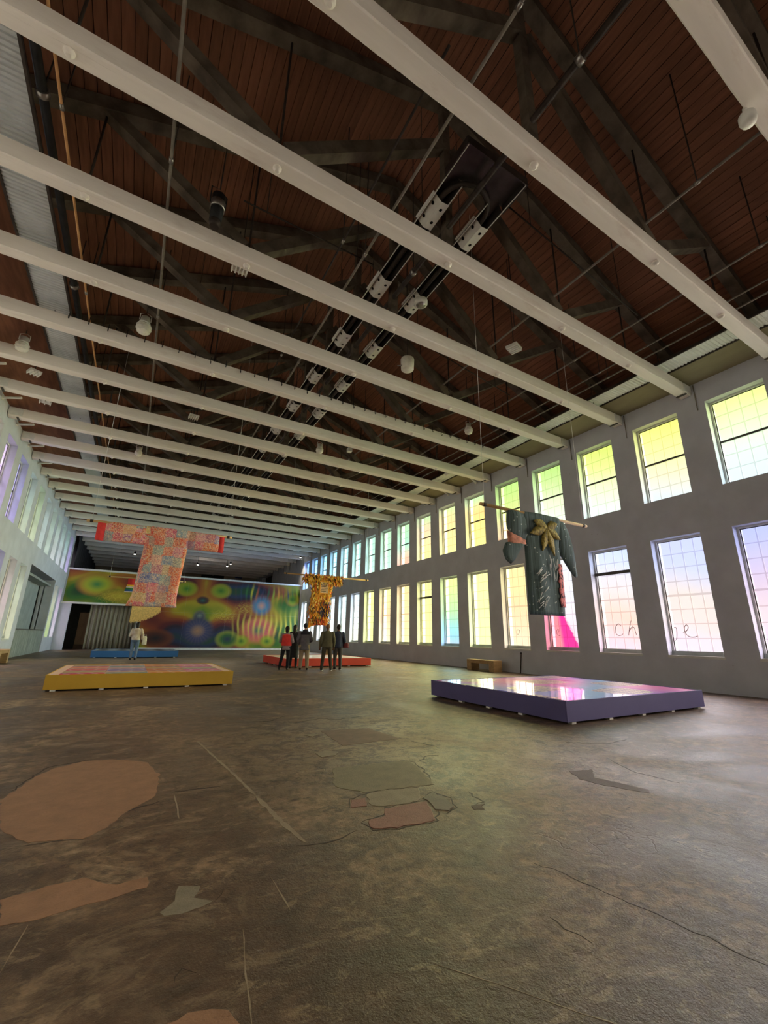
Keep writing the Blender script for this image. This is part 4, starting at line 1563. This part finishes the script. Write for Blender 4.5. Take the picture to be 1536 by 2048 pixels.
# --- orange fringed tunic over the red plinth
STR = [plain(n_, c_, .75) for n_, c_ in (('yellow_strip', rgb(240, 200, 70)), ('orange_strip', rgb(240, 164, 56)), ('red_strip', rgb(224, 96, 56)), ('black_strip', rgb(56, 46, 48)), ('pale_strip', rgb(244, 222, 140)), ('navy_strip', rgb(70, 74, 110)))]
gy = 20.4
g = hang('tunic', 'yellow and orange tunic covered in fabric strips over the red plinth', gy, (6.02, 10.62), 4.20)
OB = plain('orange_base_cloth', rgb(228, 156, 60), .8, k=.25, scale=10)
gpart(g, cloth_body(interp_rows([(4.2, 7.55, 8.55), (4.0, 7.50, 8.62), (3.4, 7.48, 8.50), (3.0, 7.45, 8.42), (2.4, 7.42, 8.42), (2.05, 7.46, 8.38), (1.82, 7.55, 8.36)], 18), .15, 5, .03), 'body', OB)
gpart(g, cloth_sleeve([(7.08, 4.24, 3.84), (7.3, 4.26, 3.78), (7.6, 4.26, 3.7)], .15), 'sleeve', OB)
gpart(g, cloth_sleeve([(8.5, 4.26, 3.7), (8.8, 4.26, 3.80), (9.02, 4.22, 3.86)], .15), 'sleeve', OB)
cp = gpart(g, MB().box(7.84, 8.28, -.215, -.17, 3.34, 3.90), 'chest_panel', plain('pale_chest_panel', rgb(226, 186, 156), .8, k=.2, scale=14))
bevel(cp, .015)
for k in range(6):
    MB().box(7.89, 8.23 - .04 * (k % 3), -.220, -.212, 3.80 - k * .075, 3.825 - k * .075).build('dark_line', STR[3], cp)
for xa_, xb_, za_, zb2_ in ((7.80, 8.32, 3.895, 3.94), (7.80, 8.32, 3.30, 3.345), (7.80, 7.845, 3.345, 3.895), (8.275, 8.32, 3.345, 3.895)):
    MB().box(xa_, xb_, -.222, -.18, za_, zb2_).build('panel_border', STR[1], cp)
gpart(g, MB().rings([[(x, -.17, z), (x, -.13, z)] for x, z in ((8.42, 2.9), (8.38, 2.2), (8.0, 2.62), (7.9, 2.86), (8.42, 2.9))], closed=False), 'navy_panel', STR[5]).modifiers.new('t', 'SOLIDIFY').thickness = .03
gpart(g, MB().box(7.66, 8.20, -.19, -.14, 1.80, 2.02), 'hem_panel', STR[2])
rnd = random.Random(3)
for mi in range(6):
    b = MB()
    for k in range(330 if mi in (0, 1, 4) else 200 if mi != 5 else 70):
        zone = rnd.random()
        if zone < .42:
            x, z = rnd.uniform(7.02, 9.04), rnd.uniform(3.82, 4.30)
        elif zone < .62:
            x, z = rnd.uniform(7.46, 8.52), rnd.uniform(2.9, 4.0)
            if abs(x - 8.06) < .27 and 3.28 < z < 4.1:
                continue
        else:
            x, z = rnd.uniform(7.40, 8.44), rnd.uniform(1.95, 2.9)
            if mi in (0, 4) and rnd.random() < .65:
                continue
        if mi == 5:
            x, z = rnd.uniform(7.9, 8.42), rnd.uniform(2.3, 2.9)
        if mi == 0 and z < 2.9 and rnd.random() < .5:
            z += .9
        ang = rnd.uniform(-.6, .6) - math.pi / 2
        ln = rnd.uniform(.08, .17) if z > 2.4 else rnd.uniform(.14, .24)
        sy = rnd.choice((-1, -1, -1, 1))
        y0_ = sy * rnd.uniform(.13, .19)
        b.bar((x, y0_, z), (x + math.cos(ang) * ln, y0_ + sy * rnd.uniform(.01, .08), z + math.sin(ang) * ln), .028, .012, (0, 1, 0))
    o = gpart(g, b, 'fabric_strips', STR[mi])
    o['kind'] = 'stuff'
b = MB()
for k in range(26):
    x = 7.40 + .022 * k
    b.bar((x, -.1, 2.1), (x - .06, -.12, 1.62 + .25 * (k / 26) + .04 * rnd.random()), .02, .01, (0, 1, 0))
o = gpart(g, b, 'hem_fringe', STR[1])
o['kind'] = 'stuff'

# --- rainbow tunic over the blue plinth
gy = 29.6
g = hang('tunic', 'rainbow banded tunic with cream fringe over the blue plinth', gy, (-1.69, 2.51), 4.42)
bands = [(4.45, 4.02, rgb(206, 60, 60)), (4.02, 3.92, rgb(240, 190, 60)), (3.92, 3.84, rgb(236, 230, 220)), (3.84, 3.74, rgb(60, 130, 80)), (3.74, 3.64, rgb(60, 110, 180)), (3.64, 3.58, rgb(236, 230, 220))]
for k, (zt, zb_, col) in enumerate(bands):
    mt = plain(f'rainbow_cloth_{k}', col, .8)
    gpart(g, cloth_sleeve([(-.62 - .02 * k, zt, zb_), (-.1, zt, zb_)], .06 + .002 * k), 'sleeve_band', mt)
    gpart(g, cloth_sleeve([(1.3, zt, zb_), (1.72 + .02 * k, zt, zb_)], .06 + .002 * k), 'sleeve_band', mt)
gpart(g, cloth_body(interp_rows([(4.45, -.12, 1.32), (3.5, -.08, 1.28), (2.86, -.15, 1.35)], 14), .10, 5, .02), 'body', plain('coral_cloth', rgb(216, 110, 90), .8))
CREAM = plain('cream_fringe', rgb(236, 206, 140), .8, k=.15)
b = MB()
for k in range(60):
    x = -.17 + 1.5 * k / 59
    f = k / 59
    zb_ = 1.88 + .62 * f * f
    b.bar((x, -.05, 2.90), (x, -.06 - .01 * (k % 3), zb_ + .05 * math.sin(k * 2.2)), .028, .012, (0, 1, 0))
o = gpart(g, b, 'fringe', CREAM)
o['kind'] = 'stuff'

# ================================================================== BENCHES, STICK
def bench(x, y, rz, L, D, H, label):
    b = empty('plywood_bench', (x, y, 0), rz, label=label, cat='bench', group='plywood benches along the walls')
    bevel(MB().box(-D / 2, D / 2, -L / 2, L / 2, H - .05, H).build('seat', M['ply'], b), .004)
    for s in (-1, 1):
        bevel(MB().box(-D / 2, D / 2, s * L / 2 - (.28 if s > 0 else 0), s * L / 2 + (.28 if s < 0 else 0), 0, H - .05).build('leg_box', M['ply'], b), .004)
    MB().box(D / 2 - .05, D / 2 - .01, -L / 2 + .28, L / 2 - .28, H - .14, H - .05).build('apron', M['ply'], b)


bench(13.22, 14.55, math.pi, 1.65, .46, .44, 'plywood bench against the right wall behind the purple plinth')
bench(12.6, 29.3, 1.2, 1.0, .46, .46, 'small distant plywood bench behind the red plinth')
bench(-4.52, 23.4, 0, 1.7, .44, .54, 'plywood bench at the left edge by the left wall')
sk = empty('wall_stick', (13.76, 12.98, 0), label='thin dark upright stick leaning on the right wall beside the bench', cat='stick')
MB().tube([(-.06, 0, 0), (.04, 0, .76)], .018, 8).build('shaft', M['iron'], sk)
MB().tube([(.037, 0, .74), (.042, 0, .79)], .026, 8).build('tip', M['black'], sk)

# ================================================================== PEOPLE
SKIN = {k: plain(k + '_skin', c, .6, k=.03) for k, c in (('light', rgb(206, 158, 130)), ('brown', rgb(120, 82, 62)), ('tan', rgb(170, 120, 92)))}
HAIR = plain('dark_hair', rgb(36, 28, 24), .6, k=.3, scale=30)


def remesh(o, vox, smooth=6):
    m = o.modifiers.new('skin', 'REMESH')
    m.mode = 'VOXEL'
    m.voxel_size = vox
    m.use_smooth_shade = True
    if smooth:
        s = o.modifiers.new('smooth', 'SMOOTH')
        s.iterations = smooth
        s.factor = .5
    return o


def ellring(c, rx, ry, n=20):
    return [(c[0] + rx * math.cos(2 * math.pi * j / n), c[1] + ry * math.sin(2 * math.pi * j / n), c[2]) for j in range(n)]


def person(label, loc, rz, H, skin, top, top_len, legs, shoe, arms, stance=(.0, .0), hair='short', bulk=1.0, collar=None, group='visitors in the hall', head_turn=0.0, coat_flare=0.0, sole=None):
    """standing figure facing local +Y. arms: ((elbow),(wrist)) for left (-x) and right (+x)"""
    s = H / 1.75
    p = empty('person', (loc[0], loc[1], 0), rz, label=label, cat='person', group=group)
    S = lambda v: (v[0] * s, v[1] * s, v[2] * s)
    sx0, sx1 = stance
    hips = [(-.095, 0, .90), (.095, 0, .90)]
    knees = [(-.11 - sx0 * .5, .02, .49), (.11 + sx1 * .5, .02, .49)]
    ank = [(-.12 - sx0, -.01, .085), (.12 + sx1, -.01, .085)]
    sh = [(-.185 * bulk, 0, 1.40), (.185 * bulk, 0, 1.40)]
    # ---- body, one continuous skin
    b = MB()
    b.rings([ellring(S(c), rx * s, ry * s) for c, rx, ry in (((0, 0, .84), .10, .08), ((0, 0, .90), .155, .105), ((0, 0, 1.02), .14, .095), ((0, .0, 1.12), .135, .095), ((0, .01, 1.28), .165, .11), ((0, 0, 1.39), .17, .095), ((0, 0, 1.45), .10, .07), ((0, 0, 1.48), .055, .055))])
    b.cap(S((0, 0, 1.44)), .058 * s, S((0, .012, 1.56)), .052 * s)
    b.ell(S((0, .012, 1.645)), (.076 * s, .096 * s, .112 * s), 16, 10)
    b.ell(S((0, .055, 1.595)), (.052 * s, .05 * s, .055 * s))
    b.ell(S((0, .112, 1.625)), (.013 * s, .022 * s, .024 * s), 8, 6)
    for e in (-1, 1):
        b.ell(S((e * .078, .005, 1.635)), (.012 * s, .022 * s, .033 * s), 8, 6)
        b.ell(S((e * .03, .095, 1.665)), (.022 * s, .012 * s, .008 * s), 8, 6)
    b.ell(S((0, .104, 1.578)), (.024 * s, .010 * s, .008 * s), 8, 6)
    for k in (0, 1):
        b.cap(S(hips[k]), .088 * s, S(knees[k]), .058 * s)
        b.cap(S(knees[k]), .056 * s, S(ank[k]), .038 * s)
        b.cap(S(ank[k]), .036 * s, S((ank[k][0], .12, .035)), .032 * s)
        el, wr = arms[k]
        b.cap(S(sh[k]), .055 * s, S(el), .042 * s)
        b.cap(S(el), .040 * s, S(wr), .028 * s)
        W_, E_ = Vector(S(wr)), Vector(S(el))
        d = (W_ - E_).normalized()
        side = d.cross(Vector((0, 1, 0)) if abs(d.y) < .8 else Vector((0, 0, 1))).normalized()
        nrm_ = side.cross(d)
        palm = W_ + d * (.05 * s)
        b.cap(W_, .026 * s, palm + d * .025 * s, .032 * s)
        for q, (off, ln) in enumerate(((-.027, .062), (-.009, .072), (.009, .068), (.026, .052))):
            k0 = palm + d * .04 * s + side * off * s
            k1 = k0 + d * (ln * .55 * s) + nrm_ * .012 * s
            k2 = k1 + d * (ln * .42 * s) + nrm_ * .026 * s
            b.cap(k0, .0095 * s, k1, .009 * s, 6)
            b.cap(k1, .009 * s, k2, .008 * s, 6)
        t0 = W_ + d * .03 * s - side * .024 * s
        b.cap(t0, .011 * s, t0 + d * .035 * s - side * .03 * s + nrm_ * .01 * s, .0095 * s, 6)
    remesh(b.build('body', SKIN[skin], p), .0085, 3)
    for e in (-1, 1):
        MB().ell(S((e * .030, .098, 1.645)), (.011 * s, .007 * s, .007 * s), 8, 6).build('eye', M['black'], p)
    # ---- trousers
    b = MB()
    b.rings([ellring(S(c), rx * s, ry * s) for c, rx, ry in (((0, 0, .80), .12, .09), ((0, 0, .90), .175 * bulk, .125), ((0, 0, 1.0), .165 * bulk, .115), ((0, 0, 1.05), .155 * bulk, .11))])
    for k in (0, 1):
        b.cap(S(hips[k]), .105 * s * legs[1], S(knees[k]), .076 * s * legs[1])
        b.cap(S(knees[k]), .075 * s * legs[1], S((ank[k][0], ank[k][1], .11)), .062 * s * legs[1])
    remesh(b.build('trousers', legs[0], p), .014, 5)
    # ---- shoes
    for k in (0, 1):
        b = MB()
        b.cap(S((ank[k][0], -.04, .05)), .047 * s, S((ank[k][0] * 1.05, .15, .042)), .042 * s)
        b.cap(S((ank[k][0], -.02, .06)), .045 * s, S((ank[k][0], -.02, .10)), .044 * s)
        o = remesh(b.build('shoe', shoe, p), .012, 3)
        if sole:
            MB().rings([ellring(S((ank[k][0] * 1.03, .055, z_)), .052 * s, .155 * s, 18) for z_ in (.0, .022)], smooth=False).build('sole', sole, o)
    # ---- jacket / top
    b = MB()
    f = coat_flare
    zb_ = top_len
    b.rings([ellring(S(c), rx * s, ry * s, 24) for c, rx, ry in (((0, 0, zb_), (.195 + f) * bulk, .145 + f), ((0, 0, zb_ + .12), (.190 + f * .6) * bulk, .142 + f * .6), ((0, 0, 1.10), .178 * bulk, .132), ((0, .01, 1.26), .195 * bulk, .14), ((0, .0, 1.38), .20 * bulk, .125), ((0, 0, 1.455), .12 * bulk, .085), ((0, 0, 1.49), .07, .07))])
    for k in (0, 1):
        el, wr = arms[k]
        b.cap(S(sh[k]), .078 * s, S(el), .066 * s)
        w2 = tuple(e_ + (w_ - e_) * .92 for e_, w_ in zip(el, wr))
        b.cap(S(el), .064 * s, S(w2), .050 * s)
    remesh(b.build('jacket', top, p), .014, 5)
    if collar is not None:
        b = MB()
        b.rings([ellring(S(c), rx * s, ry * s, 20) for c, rx, ry in (((0, 0, 1.33), .212 * bulk, .142), ((0, 0, 1.40), .20 * bulk, .135), ((0, -.01, 1.47), .11, .095), ((0, -.01, 1.53), .085, .085))])
        remesh(b.build('hood', collar, p), .012, 4)
    # ---- hair
    b = MB()
    if hair == 'short':
        b.ell(S((0, -.012, 1.672)), (.084 * s, .096 * s, .098 * s), 16, 10)
        b.ell(S((0, -.045, 1.62)), (.072 * s, .062 * s, .07 * s), 14, 8)
    elif hair == 'long':
        b.ell(S((0, -.012, 1.672)), (.088 * s, .10 * s, .10 * s), 16, 10)
        b.cap(S((0, -.05, 1.64)), .078 * s, S((0, -.075, 1.46)), .07 * s)
    elif hair == 'bob':
        b.ell(S((0, -.015, 1.66)), (.096 * s, .106 * s, .11 * s), 16, 10)
        b.cap(S((0, -.045, 1.62)), .085 * s, S((0, -.05, 1.55)), .075 * s)
    elif hair == 'cap':
        b.ell(S((0, -.004, 1.690)), (.090 * s, .104 * s, .088 * s), 16, 10)
        b.ell(S((0, -.05, 1.635)), (.076 * s, .06 * s, .06 * s), 14, 8)
    if hair in ('bob', 'cap', 'long', 'short'):
        remesh(b.build('hair' if hair != 'cap' else 'beanie', HAIR if hair != 'cap' else plain('dark_beanie', rgb(44, 44, 52), .8), p), .010, 3)
    return p


DOWN = ((-.265, -.03, 1.12), (-.27, .05, .88)), ((.265, -.03, 1.12), (.27, .05, .88))
FRONT = ((-.26, -.02, 1.12), (-.10, .20, 1.08)), ((.26, -.02, 1.12), (.10, .20, 1.08))
POCK = ((-.285, -.05, 1.14), (-.20, .10, .93)), ((.285, -.05, 1.14), (.20, .10, .93))
DENIM = plain('blue_denim', rgb(104, 126, 156), .85, k=.15)
BLACKC = plain('black_cloth', rgb(34, 34, 38), .85, k=.15)
KHAKI = plain('khaki_cloth', rgb(158, 142, 116), .85, k=.12)
OLIVE = plain('olive_jacket', rgb(96, 92, 68), .85, k=.1)
OLIVE2 = plain('olive_trousers', rgb(76, 70, 56), .85, k=.1)
NAVY = plain('navy_jacket', rgb(62, 70, 90), .85, k=.1)
GREYT = plain('grey_trousers', rgb(84, 82, 80), .85, k=.1)
GREYJ = plain('grey_jacket', rgb(106, 102, 108), .85, k=.1)
REDV = plain('red_vest', rgb(226, 66, 58), .8, k=.08)
GREYS = plain('grey_shirt', rgb(150, 140, 138), .85, k=.1)
TANS = mat_noise('tan_and_white_shirt', rgb(196, 176, 150), rgb(226, 216, 206), 6, rough=.85)
SHOE = plain('dark_shoe', rgb(34, 30, 28), .6)
SHOEW = plain('white_shoe_sole', rgb(216, 212, 206), .6)


def face(x, y, tx, ty):
    return math.atan2(-(tx - x), ty - y)


p1 = person('visitor in a red vest and black leggings, leftmost of the group', (5.40, 17.2), face(5.4, 17.2, 7.0, 20.5), 1.64, 'tan', GREYS, .80, (BLACKC, .97), SHOE, FRONT, (.10, -.02), 'bob', .95)
b = MB()
b.rings([ellring((0, 0, z_), rx, ry, 24) for z_, rx, ry in ((.90, .205, .16), (1.05, .19, .15), (1.2, .195, .15), (1.30, .19, .145), (1.345, .10, .09))])
remesh(b.build('vest', REDV, p1), .012, 4)
person('visitor in a long dark coat half hidden behind the red vest', (6.02, 18.1), face(6.02, 18.1, 7.6, 20.5), 1.72, 'light', BLACKC, .42, (BLACKC, .9), SHOE, FRONT, (0, 0), 'long', .92, coat_flare=.02)
person('visitor in a grey jacket, beanie and khaki trousers, looking down', (6.08, 17.0), face(6.08, 17.0, 7.3, 20.5), 1.76, 'light', GREYJ, .74, (KHAKI, 1.12), SHOE, (POCK[0], ((.27, -.02, 1.12), (.16, .18, 1.02))), (.0, .02), 'cap', 1.05, collar=plain('dark_hood', rgb(46, 44, 54), .85))
person('bald visitor in an olive jacket and olive trousers with feet apart', (6.84, 16.5), face(6.84, 16.5, 7.9, 20.5), 1.76, 'brown', OLIVE, .86, (OLIVE2, 1.0), SHOE, DOWN, (.06, .06), 'none', 1.08, sole=SHOEW)
person('visitor in a navy jacket and grey trousers, rightmost of the group', (7.46, 16.85), face(7.46, 16.85, 8.2, 20.5), 1.76, 'brown', NAVY, .84, (GREYT, 1.0), SHOE, (FRONT[0], ((.27, -.04, 1.12), (.25, .10, .92))), (-.02, .0), 'short', 1.05, sole=SHOEW)
person('lone visitor in a tan shirt and jeans facing the blue plinth', (0.26, 25.5), face(.26, 25.5, .5, 29.5), 1.80, 'brown', TANS, .92, (DENIM, 1.0), SHOE, (FRONT[0], ((.27, -.02, 1.16), (.27, .10, .95))), (-.02, -.02), 'bob', 1.0)
# red shoulder bag
bg = empty('shoulder_bag', (7.80, 16.78, .84), -.25, label='dark red shoulder bag at the hip of the visitor in navy', cat='bag')
bb = MB()
bb.rings([ellring((0, 0, z_), rx, ry, 20) for z_, rx, ry in ((0, .10, .05), (.02, .125, .065), (.14, .12, .06), (.19, .10, .045))])
remesh(bb.build('pouch', plain('dark_red_leather', rgb(112, 44, 48), .5), bg), .01, 2)
MB().tube([(-.09, -.05, .16), (-.18, -.10, .40), (-.30, -.12, .62)], .012, 6).build('strap', SHOE, bg)
tb = empty('tote_bag', (.66, 25.54, .72), -.1, label='white paper tote held by the lone visitor', cat='bag')
q_ = MB()
q_.rings([ellring((0, 0, z_), rx, ry, 16) for z_, rx, ry in ((0, .10, .035), (.02, .11, .04), (.36, .095, .03), (.42, .06, .02))])
remesh(q_.build('bag', plain('white_paper', rgb(236, 234, 214), .7), tb), .01, 2)
MB().tube([(-.05, 0, .40), (-.04, 0, .50), (.04, 0, .50), (.05, 0, .40)], .006, 6).build('handle', SHOEW, tb)

# ================================================================== FLOOR PATCHES AND CRACKS
def patch(pts, mat, h, name='patch'):
    """irregular slab let into the floor; edge roughened"""
    P = []
    n = len(pts)
    for k in range(n):
        a, b = Vector(pts[k]), Vector(pts[(k + 1) % n])
        m_ = max(2, int((b - a).length / .05))
        for q in range(m_):
            c = a.lerp(b, q / m_)
            P.append((c.x + random.uniform(-.012, .012), c.y + random.uniform(-.012, .012)))
    b = MB()
    N = len(P)
    cx, cy = sum(p[0] for p in P) / N, sum(p[1] for p in P) / N
    for z_ in (-.01, h * .6):
        b.v += [(x, y, z_) for x, y in P]
    b.v += [(cx + (x - cx) * .985, cy + (y - cy) * .985, h) for x, y in P]
    for r_ in range(2):
        for k in range(N):
            k2 = (k + 1) % N
            b.f.append((r_ * N + k, r_ * N + k2, (r_ + 1) * N + k2, (r_ + 1) * N + k))
    b.f.append(tuple(range(2 * N, 3 * N)))
    b.sm = [False] * len(b.f)
    return b.build(name, mat, floor)


def crack(pts, w, mat, name='crack', jag=.015):
    """narrow groove fill following pts"""
    P = []
    for a, b in zip(pts, pts[1:]):
        a, b = Vector(a), Vector(b)
        m_ = max(2, int((b - a).length / .06))
        for q in range(m_):
            c = a.lerp(b, q / m_)
            P.append(Vector((c.x + random.uniform(-jag, jag), c.y + random.uniform(-jag, jag))))
    P.append(Vector(pts[-1]))
    rg = []
    for k, c in enumerate(P):
        d = (P[min(k + 1, len(P) - 1)] - P[max(k - 1, 0)]).normalized()
        n_ = Vector((-d.y, d.x)) * (w * (.35 + .65 * random.random()) * (.25 if k in (0, len(P) - 1) else 1))
        rg.append([(c.x - n_.x, c.y - n_.y, .0008), (c.x + n_.x, c.y + n_.y, .0008), (c.x + n_.x, c.y + n_.y, -.004), (c.x - n_.x, c.y - n_.y, -.004)])
    return MB().rings(rg, smooth=False).build(name, mat, floor)


def conc(name, c, k=.12, scale=7):
    m, nt, bs = new_mat(name)
    v = coords(nt, 'Object')
    f = noise(nt, v, scale, 6, .7)
    g_ = noise(nt, v, 80, 3, .7)
    col = ramp(nt, f, [(.3, (c[0] * (1 - 2 * k), c[1] * (1 - 2 * k), c[2] * (1 - 2 * k), 1)), (.7, (c[0] * (1 + k), c[1] * (1 + k), c[2] * (1 + k), 1))])
    col = mixc(nt, ramp(nt, g_, [(.28, (.6, .6, .6, 1)), (.4, (0, 0, 0, 1))]), col, (c[0] * .45, c[1] * .45, c[2] * .45, 1))
    nt.links.new(col, bs.inputs['Base Color'])
    bs.inputs['Roughness'].default_value = .65
    bump(nt, bs, g_, .35, .008)
    return m


TANP = conc('tan_mortar', rgb(138, 102, 76))
PINKP = conc('pink_mortar', rgb(140, 98, 84), .12, 12)
PALEP = conc('pale_mortar', rgb(138, 124, 100))
OCHR = conc('ochre_screed', rgb(126, 114, 88))
GREYP = conc('grey_screed', rgb(120, 110, 92))
ROSEP = conc('rose_screed', rgb(118, 92, 74))
STAIN = conc('dark_stain', rgb(78, 57, 43))
CRK = conc('crack_dirt', rgb(52, 40, 32))
SCR = conc('light_scratch', rgb(140, 124, 102))
patch([(-.69, 4.84), (-.64, 5.05), (-.56, 5.41), (-.44, 5.66), (-.21, 5.83), (.09, 5.76), (.34, 5.53), (.44, 4.99), (.39, 4.41), (.18, 4.14), (.06, 3.89), (-.06, 3.76), (-.21, 3.82), (-.36, 3.85), (-.45, 3.98), (-.55, 4.12)][::-1], TANP, .003)
patch([(1.68, 3.15), (1.73, 3.19), (1.85, 3.19), (1.93, 3.31), (2.08, 3.3), (2.3, 3.3), (2.26, 3.16), (2.15, 2.97), (2.07, 2.95), (1.84, 2.98), (1.68, 3.03)][::-1], PINKP, .004)
patch([(2.33, 3.36), (2.47, 3.44), (2.5, 3.29), (2.44, 3.1), (2.34, 3.05), (2.27, 3.12), (2.31, 3.23)][::-1], GREYP, .006)
patch([(1.94, 3.66), (2.14, 3.69), (2.44, 3.6), (2.33, 3.42), (2.25, 3.33), (2.09, 3.33), (1.96, 3.35), (1.86, 3.43)][::-1], PALEP, .003)
patch([(1.77, 3.6), (1.9, 3.59), (1.82, 3.43), (1.71, 3.46)][::-1], PINKP, .003)
patch([(2.58, 3.05), (2.69, 3.04), (2.61, 2.96), (2.53, 2.99)][::-1], STAIN, .002)
patch([(2.53, 6.22), (3.23, 6.07), (3.31, 5.31), (2.47, 5.29)][::-1], ROSEP, .002)
patch([(1.98, 4.48), (2.85, 4.38), (2.77, 4.09), (2.62, 3.62), (2.44, 3.64), (1.95, 3.72), (1.78, 3.97)][::-1], OCHR, .0025)
patch([(2.04, 5.09), (2.18, 5.16), (2.29, 5.04), (2.19, 4.91), (2.03, 4.91)][::-1], PALEP, .005)
patch([(2.24, 6.03), (2.39, 6.08), (2.42, 5.94), (2.29, 5.9)][::-1], PALEP, .005)
patch([(4.12, 3.34), (4.38, 3.26), (4.15, 3.08), (4.29, 2.62), (4.19, 2.57), (4.0, 2.93), (3.98, 3.13)][::-1], STAIN, .0015)
patch([(-.36, 3.16), (-.18, 3.2), (-.02, 3.21), (.14, 3.05), (.29, 3.06), (.28, 2.95), (.04, 2.92), (-.16, 2.9), (-.31, 2.9)][::-1], TANP, .0015)
patch([(.31, 2.0), (.39, 2.02), (.5, 1.97), (.53, 1.86), (.3, 1.84)][::-1], TANP, .002)
patch([(.33, 2.69), (.4, 2.75), (.43, 2.89), (.52, 2.83), (.48, 2.75), (.56, 2.66), (.46, 2.64), (.37, 2.63)][::-1], GREYP, .0015)
for pts, w in (([(-.21, 5.85), (-.52, 5.72), (-.66, 5.05)], .010), ([(-.38, 3.83), (-.21, 3.80), (-.06, 3.74)], .008), ([(.17, 4.13), (.41, 4.27)], .012), ([(.53, 4.45), (.89, 4.41)], .012),
               ([(1.12, 3.04), (1.29, 2.99), (1.44, 3.02), (1.56, 3.07)], .008), ([(2.14, 3.70), (2.3, 3.96), (2.53, 3.81)], .008), ([(2.82, 4.38), (2.86, 4.29), (2.79, 4.03), (2.68, 3.75)], .010),
               ([(2.77, 3.34), (2.72, 3.09), (2.62, 3.06)], .009), ([(3.36, 5.14), (3.43, 4.97), (3.49, 4.75)], .012), ([(2.92, 4.3), (3.14, 4.45), (3.27, 4.42)], .010),
               ([(1.66, 3.18), (1.75, 3.21), (1.86, 3.21), (1.93, 3.33), (2.3, 3.33)], .007), ([(1.66, 3.16), (1.66, 3.01), (1.84, 2.96), (2.15, 2.95), (2.28, 3.1)], .008), ([(2.31, 3.36), (2.47, 3.47), (2.53, 3.29), (2.46, 3.08), (2.3, 3.02)], .010),
               ([(1.68, 3.47), (1.77, 3.62), (1.94, 3.68), (2.14, 3.71), (2.46, 3.62)], .006), ([(-.32, 2.99), (-.24, 3.01)], .007), ([(.63, 2.77), (.57, 2.66)], .004), ([(.34, 2.19), (.39, 2.24), (.43, 2.2)], .003),
               ([(2.31, 2.19), (2.39, 1.9), (2.46, 1.54), (2.51, 1.13)], .004), ([(1.98, 1.77), (1.96, 1.7), (1.98, 1.57)], .005), ([(2.4, 6.9), (2.9, 7.1), (3.1, 6.9), (3.6, 7.0)], .014), ([(1.6, 7.3), (2.1, 7.2), (2.4, 7.5)], .014),
               ([(4.9, 3.4), (4.7, 3.0), (4.75, 2.6)], .008), ([(5.2, 4.2), (5.6, 3.9), (6.1, 3.95)], .008)):
    crack(pts, w, CRK)
for pts, w in (([(.52, 4.37), (.51, 3.83)], .006), ([(.93, 6.28), (.99, 5.53), (1.06, 4.76), (1.11, 4.05)], .018), ([(1.11, 4.05), (1.14, 3.51), (1.19, 3.06)], .028), ([(.65, 2.38), (.60, 2.10), (.56, 1.82)], .0045), ([(-.2, 2.86), (-.24, 2.54)], .003),
               ([(.88, 2.75), (.88, 2.54), (.88, 2.41)], .005), ([(1.29, 1.8), (1.44, 1.6), (1.57, 1.41), (1.71, 1.22)], .0035)):
    crack(pts, w, SCR, 'scratch', .003)
